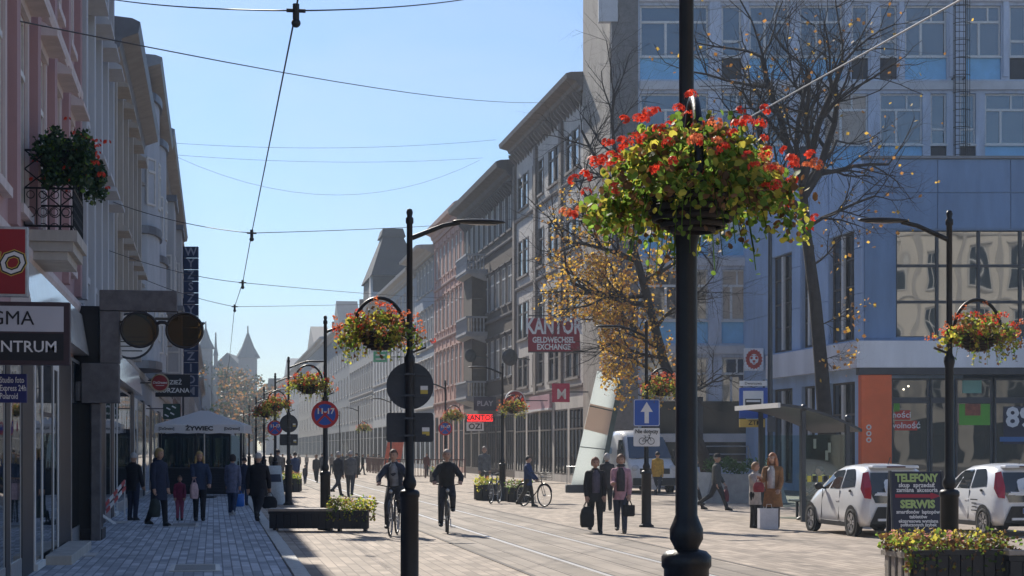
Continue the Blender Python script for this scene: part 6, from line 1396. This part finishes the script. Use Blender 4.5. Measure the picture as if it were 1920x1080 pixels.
def flush_bodies():
    tmp=[]
    for (t,vs,ed,rr,h,H,hands,turn) in BODYJ:
        me=bpy.data.meshes.new('sk'); me.from_pydata([tuple(v) for v in vs],ed,[]); o=bpy.data.objects.new('sk',me); COL.objects.link(o)
        md=o.modifiers.new('s','SKIN'); md.use_smooth_shade=True; ms=o.modifiers.new('d','SUBSURF'); ms.levels=1; ms.render_levels=1
        for d,q in zip(me.skin_vertices[0].data,rr): d.radius=q
        me.skin_vertices[0].data[0].use_root=True; tmp.append(o)
    dg=bpy.context.evaluated_depsgraph_get()
    for o,(t,vs,ed,rr,h,H,hands,turn) in zip(tmp,BODYJ):
        me=bpy.data.meshes.new_from_object(o.evaluated_get(dg)); b=MB()
        b.v=[tuple(v.co) for v in me.vertices]; b.f=[tuple(p.vertices) for p in me.polygons]; b.m=[0]*len(b.f); b.sm=[True]*len(b.f); bpy.data.meshes.remove(me)
        hd=MB(); hd.sph((0,0,0),(.047*h,.057*h,.068*h),16,12)
        hd.v=[(x*(1-.25*max(0,-z/(.068*h))**2),y*(1-.12*max(0,-z/(.068*h))),z) for x,y,z in hd.v]
        hd.add([(0,-.058*h,.01*h),(-.009*h,-.054*h,-.016*h),(.009*h,-.054*h,-.016*h),(0,-.07*h,-.014*h)],[(0,1,3),(0,3,2),(1,2,3)])
        for sx in (-1,1): hd.sph((sx*.048*h,.004*h,-.004*h),(.008*h,.012*h,.018*h),6,5); hd.sph((sx*.018*h,-.0525*h,.008*h),(.007*h,.004*h,.005*h),6,5,m=1)
        hd.box(-.014*h,.014*h,-.0535*h,-.050*h,-.034*h,-.029*h,m=2)
        b.merge(hd,Matrix.Translation(H)@Matrix.Rotation(math.radians(turn),4,'Z'))
        for e,w,sg in hands:
            d=(w-e).normalized(); rot=Vector((0,0,-1)).rotation_difference(d).to_matrix().to_4x4(); k=h/1.7*1.1
            b.merge(HAND,Matrix.Translation(w-d*.01)@rot@Matrix.Diagonal((k*(-sg),k,k,1)))
        b.build('body',[skin,skin_dk,M('lips',(.35,.12,.1),.5,.05,5,0)],t)
    for o in tmp: me=o.data; bpy.data.objects.remove(o); bpy.data.meshes.remove(me)
def at(px,fy,hy): 
    s=(fy-HZ)/CAM; return G(px,fy),(fy-hy)/s
def hold_bag(label,t,j,side,kind,col,h,size=(.3,.12,.36),cat='bag'):
    # a bag is a thing of its own: worked out in world space below the hand
    w=j['wri'+side]; e=j['elb'+side]; d=(w-e).normalized(); hp=w+d*.07*h
    c,s=math.cos(t.rotation_euler.z),math.sin(t.rotation_euler.z); x,y=t.location.x+hp.x*c-hp.y*s,t.location.y+hp.x*s+hp.y*c
    b=thing('bag',label,cat,(x,y,hp.z),t.rotation_euler.z+.3); a,dp,hh=size; m=MB(); n=12; rings=[]
    for f,k in ((0,.8),(.12,1),(.55,1.05 if kind=='soft' else 1),(.85,.85 if kind=='soft' else 1),(1,.5 if kind=='soft' else 1)):
        rings.append([(math.copysign(abs(math.cos(2*PI*i/n))**.5,math.cos(2*PI*i/n))*a/2*k,math.copysign(abs(math.sin(2*PI*i/n))**.5,math.sin(2*PI*i/n))*dp/2*k,-hh-.1+hh*f) for i in range(n)])
    m.loft(rings).build('sack',cl(col) if kind!='plastic' else M('plastic_%d'%int(col[2]*99),col,.3,.15,9,.3),b)
    for sy in (-1,1): MB().tube([(-a*.25,sy*dp*.2,-.1),(-a*.1,sy*.02,-.01),(a*.1,sy*.02,-.01),(a*.25,sy*dp*.2,-.1)],.008,5).build('handle',cl(sc3(col,.7)),b)
    return b
navy=(.018,.024,.05); blackc=(.014,.014,.017); jean=(.03,.045,.09); grey=(.12,.12,.125); blond=(.42,.29,.11); greyh=(.42,.4,.38); dark=(.03,.022,.018); brownh=(.13,.07,.04)
def pp(label,px,fy,hy,face,top,bot,hair,**k):
    loc,h=at(px,fy,hy); k.setdefault('seed',int(px)); return person(label,loc,h,face,top,bot,hair,**k)+(h,)
# pavement group on the left
pp('grey haired man in black seen from behind at the shop window',250,976,850,160,blackc,navy,greyh,hem=.44,armL=(35,70,8),armR=(10,20,8))
t,j,h=pp('woman with short blonde hair in a long navy coat carrying a dark bag',298,987,842,60,navy,blackc,blond,style='bob',hem=.34,flare=1.15,stride=10,armL=(5,10,6),armR=(2,6,10),hood=True,wide=1.15)
hold_bag('dark green sack bag held by the woman in the navy coat',t,j,'R','soft',(.025,.035,.03),h,(.34,.18,.42))
pp('small child in a dark pink top and pink leggings',337,976,893,10,(.2,.03,.07),(.3,.08,.14),brownh,style='bob',hem=.46,armL=(10,20,10),armR=(10,20,10))
t,j,h=pp('woman with long blonde hair in a blue jacket holding a pale bag',374,977,848,15,(.03,.045,.09),blackc,blond,style='long',hem=.46,armL=(18,25,18),armR=(25,60,4),wide=1.08)
hold_bag('pale pink cloth bag held in front of the long haired woman',t,j,'R','soft',(.5,.36,.38),h,(.2,.12,.4))
t,j,h=pp('dark haired woman in a grey blue coat walking away with a blue bag',436,967,853,175,(.12,.135,.21),jean,dark,style='bob',hem=.38,flare=1.15,stride=9,armL=(5,10,8),armR=(2,8,10),shoe=(.4,.4,.4))
hold_bag('bright blue plastic bag carried by the woman in the grey blue coat',t,j,'R','plastic',(.02,.14,.5),h,(.27,.16,.34))
t,j,h=pp('stout man in a long black coat striding away beside the bench',484,978,847,172,blackc,(.02,.02,.024),greyh,style='short',hem=.37,flare=1.1,stride=22,armL=(-10,8,12),armR=(12,14,12),wide=1.3)
hold_bag('black shoulder bag at the side of the man in the long black coat',t,j,'R','soft',blackc,h,(.36,.16,.3))
pp('person in dark navy half hidden behind the woman with the blue bag',458,948,858,180,navy,jean,dark,hem=.45)
# middle distance, left of the near post
pp('man in a grey jacket walking away by the small sign backs',521,920,843,180,(.2,.19,.18),jean,dark,stride=12)
pp('person in a blue jacket walking away behind the green planter',553,916,848,180,(.03,.06,.16),jean,dark,stride=14,hem=.44)
pp('small child in a dark jacket walking alone up the street',572,908,872,180,(.05,.05,.06),jean,brownh,stride=10)
pp('woman in dark grey walking towards the camera near the track',593,905,852,0,(.07,.065,.06),blackc,brownh,style='bob',stride=18,hem=.4)
pp('man in a dark jacket stepping right behind the blue no-stopping sign post',634,930,845,150,(.03,.033,.05),(.05,.055,.07),greyh,stride=24)
pp('man in a grey jacket walking away beside the man behind the sign post',657,931,846,176,(.13,.13,.135),(.05,.055,.07),greyh,stride=10,wide=1.15)
pp('dark clothed man far behind the two walking men',668,897,849,180,(.03,.03,.04),blackc,dark,stride=8)
pp('person in black near the start of the cafe fence',680,890,852,90,blackc,blackc,brownh,stride=12)
pp('tiny distant woman in a red brown coat',545,878,851,180,(.2,.06,.04),blackc,dark,stride=10)
pp('tiny distant man in grey at the far crossing',612,880,850,0,(.16,.16,.17),navy,dark,stride=10)
pp('tiny distant pedestrian in navy',642,882,851,180,navy,blackc,blond,style='bob',stride=12)
pp('tiny distant pedestrian in black between the far lamps',508,884,850,180,blackc,blackc,dark,stride=12)
pp('tiny distant pedestrian with pale jacket left of the far lamps',575,880,852,0,(.4,.38,.35),navy,dark,stride=14)
pp('tiny distant pedestrian in green near the far right lamps',700,881,851,0,(.06,.09,.06),blackc,dark,stride=14)
pp('seated looking guest in dark red behind the cafe fence',800,893,850,0,(.15,.05,.05),blackc,brownh)
pp('guest in black standing behind the cafe fence',770,894,850,-60,blackc,blackc,blond,style='bob')
pp('man in a grey jacket walking behind the parked bicycle',908,925,838,10,(.13,.14,.15),(.1,.1,.105),greyh,style='bald',stride=10,wide=1.12)
for q,(px_,fy_,hy_,f_,c_,lb_) in enumerate(((604,893,850,180,(.05,.06,.09),'distant man in dark blue between the second and third right lamps'),(622,888,851,10,(.25,.22,.2),'distant woman in a beige jacket beside the far track'),(650,886,850,180,(.03,.03,.035),'distant man in black with the far crowd'),(690,884,852,20,(.12,.04,.05),'distant woman in dark red with the far crowd'),(710,887,851,170,(.09,.1,.11),'distant man in grey beside the cafe fence end'),(530,890,851,0,(.07,.06,.05),'distant man in brown walking towards the far planter'),(560,884,851,175,(.14,.15,.18),'distant woman in pale grey past the green planter'),(488,889,850,180,(.02,.025,.04),'distant person in navy under the far left lamps'))):
    pp(lb_,px_,fy_,hy_,f_,c_,(.025,.028,.04),(dark,brownh,greyh,blond)[q%4],style='bob' if 'woman' in lb_ else 'short',stride=10+q)
# two cyclists
def cyclist(label,blabel,px,fy,hy,top,inner,hair,col,turn=0,wig=0):
    loc,h=at(px,fy,hy); rz=-TH+math.radians(wig); bike(blabel,loc,rz,col); hs=1.72
    J=dict(pel=(0,.27,1.0),neck=(0,.0,1.5),hipL=(.085,.26,.98),hipR=(-.085,.26,.98),kneeL=(.12,-.1,.78),kneeR=(-.12,-.06,.62),ankL=(.13,.12,.53),ankR=(-.13,.0,.215),shoL=(.155,.03,1.4),shoR=(-.155,.03,1.4),elbL=(.3,-.06,1.2),elbR=(-.3,-.06,1.2),wriL=(.28,-.22,1.1),wriR=(-.28,-.22,1.1))
    t,j=person(label,loc,hs,wig,top,(.03,.032,.04),hair,J=J,inner=inner,turn=turn,wide=1.05)
cyclist('man in a dark blue jacket and grey shirt riding a bicycle towards the camera','dark bicycle ridden by the man in the dark blue jacket',738,1004,845,(.02,.028,.055),(.22,.24,.28),brownh,(.03,.03,.04),-8,-4)
cyclist('balding rider in a black sports jacket cycling along the rails','dark bicycle ridden along the rails by the rider in black',838,1000,840,(.014,.015,.02),None,(.35,.3,.26),(.035,.035,.03),0,4)
# person walking a bicycle
loc,h=at(990,950,855)
person('person in a blue jacket pushing a bicycle away from the round planters',loc,h,75,(.025,.05,.14),(.05,.045,.04),dark,stride=14,armL=(25,20,12),armR=(25,20,6),hem=.42)
bike('dark city bicycle pushed by the person in the blue jacket',G(1001,950),-TH+math.radians(38),(.02,.02,.024),True)
bike('bicycle parked against the lamp post between the planters',G(928,944),-TH+math.radians(-14),(.06,.06,.065))
# right hand side
t,j,h=pp('woman in a black coat and dark scarf walking with a black bag',1116,1000,858,5,blackc,(.015,.015,.018),(.2,.06,.03),style='bob',hem=.42,stride=13,armL=(8,12,8),armR=(4,10,12),inner=(.1,.09,.12),wide=1.1)
hold_bag('black handbag hanging from the left hand of the woman in black',t,j,'R','soft',blackc,h,(.3,.14,.44))
t,j,h=pp('woman in a pink quilted jacket and dark jeans walking beside her friend',1164,1000,853,-4,(.45,.25,.29),(.03,.04,.07),(.18,.09,.05),style='bob',hem=.43,stride=11,armL=(6,10,10),armR=(20,70,4),scarf=(.05,.05,.06),inner=(.05,.045,.05),shoe=(.09,.07,.045))
hold_bag('small black handbag carried by the woman in pink',t,j,'L','box',blackc,h,(.26,.1,.24))
pp('person in a dark coat just behind the two strolling women',1138,960,851,180,(.03,.03,.035),blackc,greyh,style='bob',hem=.4,stride=10)
t,j,h=pp('person in a mustard yellow jacket walking away past the van',1233,928,847,170,(.5,.31,.05),(.03,.04,.06),dark,style='short',hem=.42,stride=14,flare=1.15,wide=1.1)
hold_bag('white plastic bag hanging from the hand of the person in yellow',t,j,'L','plastic',(.6,.62,.66),h,(.26,.14,.4))
t,j,h=pp('man in a flat cap and dark grey jacket striding right',1344,957,850,80,(.06,.065,.065),(.025,.026,.032),greyh,hat=(.02,.02,.02),hem=.42,stride=24,armL=(14,18,8),armR=(-8,20,8),wide=1.15)
hold_bag('dark red shopping bag of the man in the flat cap',t,j,'L','soft',(.12,.02,.035),h,(.3,.14,.36))
pp('person in a cream coat partly behind the foreground lamp post',1302,955,858,85,(.5,.45,.36),(.03,.03,.035),brownh,style='bob',hem=.4,stride=22)
t,j,h=pp('woman in a pale grey coat with hands raised to her mouth',1416,990,868,40,(.42,.39,.36),blackc,(.3,.17,.08),style='bob',hem=.36,armL=(40,95,2),armR=(40,95,2),flare=1.1,turn=20)
t,j,h=pp('woman with long red hair in a long brown coat beside the shopping bag',1449,992,851,-25,(.22,.105,.04),(.05,.04,.05),(.36,.13,.05),style='long',hem=.3,armL=(10,30,8),armR=(30,70,4),inner=(.45,.42,.42),flare=1.2,wide=1.15,turn=-10)
b=hold_bag('small red handbag between the two talking women',t,j,'R','soft',(.25,.03,.04),h,(.24,.12,.22))
x,y=G(1437,992); b=thing('shopping_bag','large white paper shopping bag standing on the ground by the women','bag',(x,y-.1,0),-TH+.15)
MB().loft([[(a*.21*k,c*.1*k,z) for a,c in ((-1,-1),(1,-1),(1,1),(-1,1))] for z,k in ((0,.96),(.03,1),(.42,1.0),(.47,1.02))],smooth=False,caps=False).add([(-.2,-.096,0.002),(.2,-.096,.002),(.2,.096,.002),(-.2,.096,.002)],[(0,1,2,3)]).build('sack',M('paper_white',(.62,.64,.7),.7,.1,7,.4),b)
for sy in (-.1,.1): MB().tube([(-.07,sy,.46),(-.05,sy,.56),(.05,sy,.56),(.07,sy,.46)],.006,5).build('handle',swhite,b)
# seated in the shelter
sxw=bs.location.x+1.36; syw=bs.location.y+1.0
person('person in dark trousers sitting in the bus shelter',(sxw,syw),1.7,TH*57.3-90,(.08,.09,.11),(.02,.022,.03),(.12,.1,.09),J=dict(pel=(0,.0,.56),neck=(0,.02,1.08),hipL=(.085,-.02,.55),hipR=(-.085,-.02,.55),kneeL=(.1,-.42,.52),kneeR=(-.1,-.42,.52),ankL=(.1,-.46,.085),ankR=(-.1,-.4,.085),shoL=(.155,.02,.985),shoR=(-.155,.02,.985),elbL=(.24,-.1,.76),elbR=(-.24,-.1,.76),wriL=(.1,-.32,.68),wriR=(-.1,-.32,.68)),hat=None)
flush_bodies()
flush_text(); TEXTJ.clear()
c2=copy_tree(c1); c2.location=(c2x+.735,c2y-.62,0); c2['label']='white hatchback cut off by the right edge of the picture'
for i,w_ in enumerate((.34,.22,.2,.26)): MB().box(-.826,-.822,1.0-w_/2,1.0+w_/2,.72-i*.075,.745-i*.075).build('side_print',dark_steel,c2)
# ------------------------------------------------------------------ air
hzm=bpy.data.materials.new('haze_air'); hzm.use_nodes=True; hn=hzm.node_tree; hn.nodes.clear()
pv=hn.nodes.new('ShaderNodeVolumePrincipled'); pv.inputs['Density'].default_value=.0008; pv.inputs['Color'].default_value=(.8,.9,1,1); pv.inputs['Anisotropy'].default_value=.0
ho=hn.nodes.new('ShaderNodeOutputMaterial'); hn.links.new(pv.outputs[0],ho.inputs['Volume'])
hb=MB().box(-160,160,-60,640,-1.2,46).build('haze',hzm); tag(hb,'pale blue autumn haze filling the street','haze',kind='stuff')
flush_text()
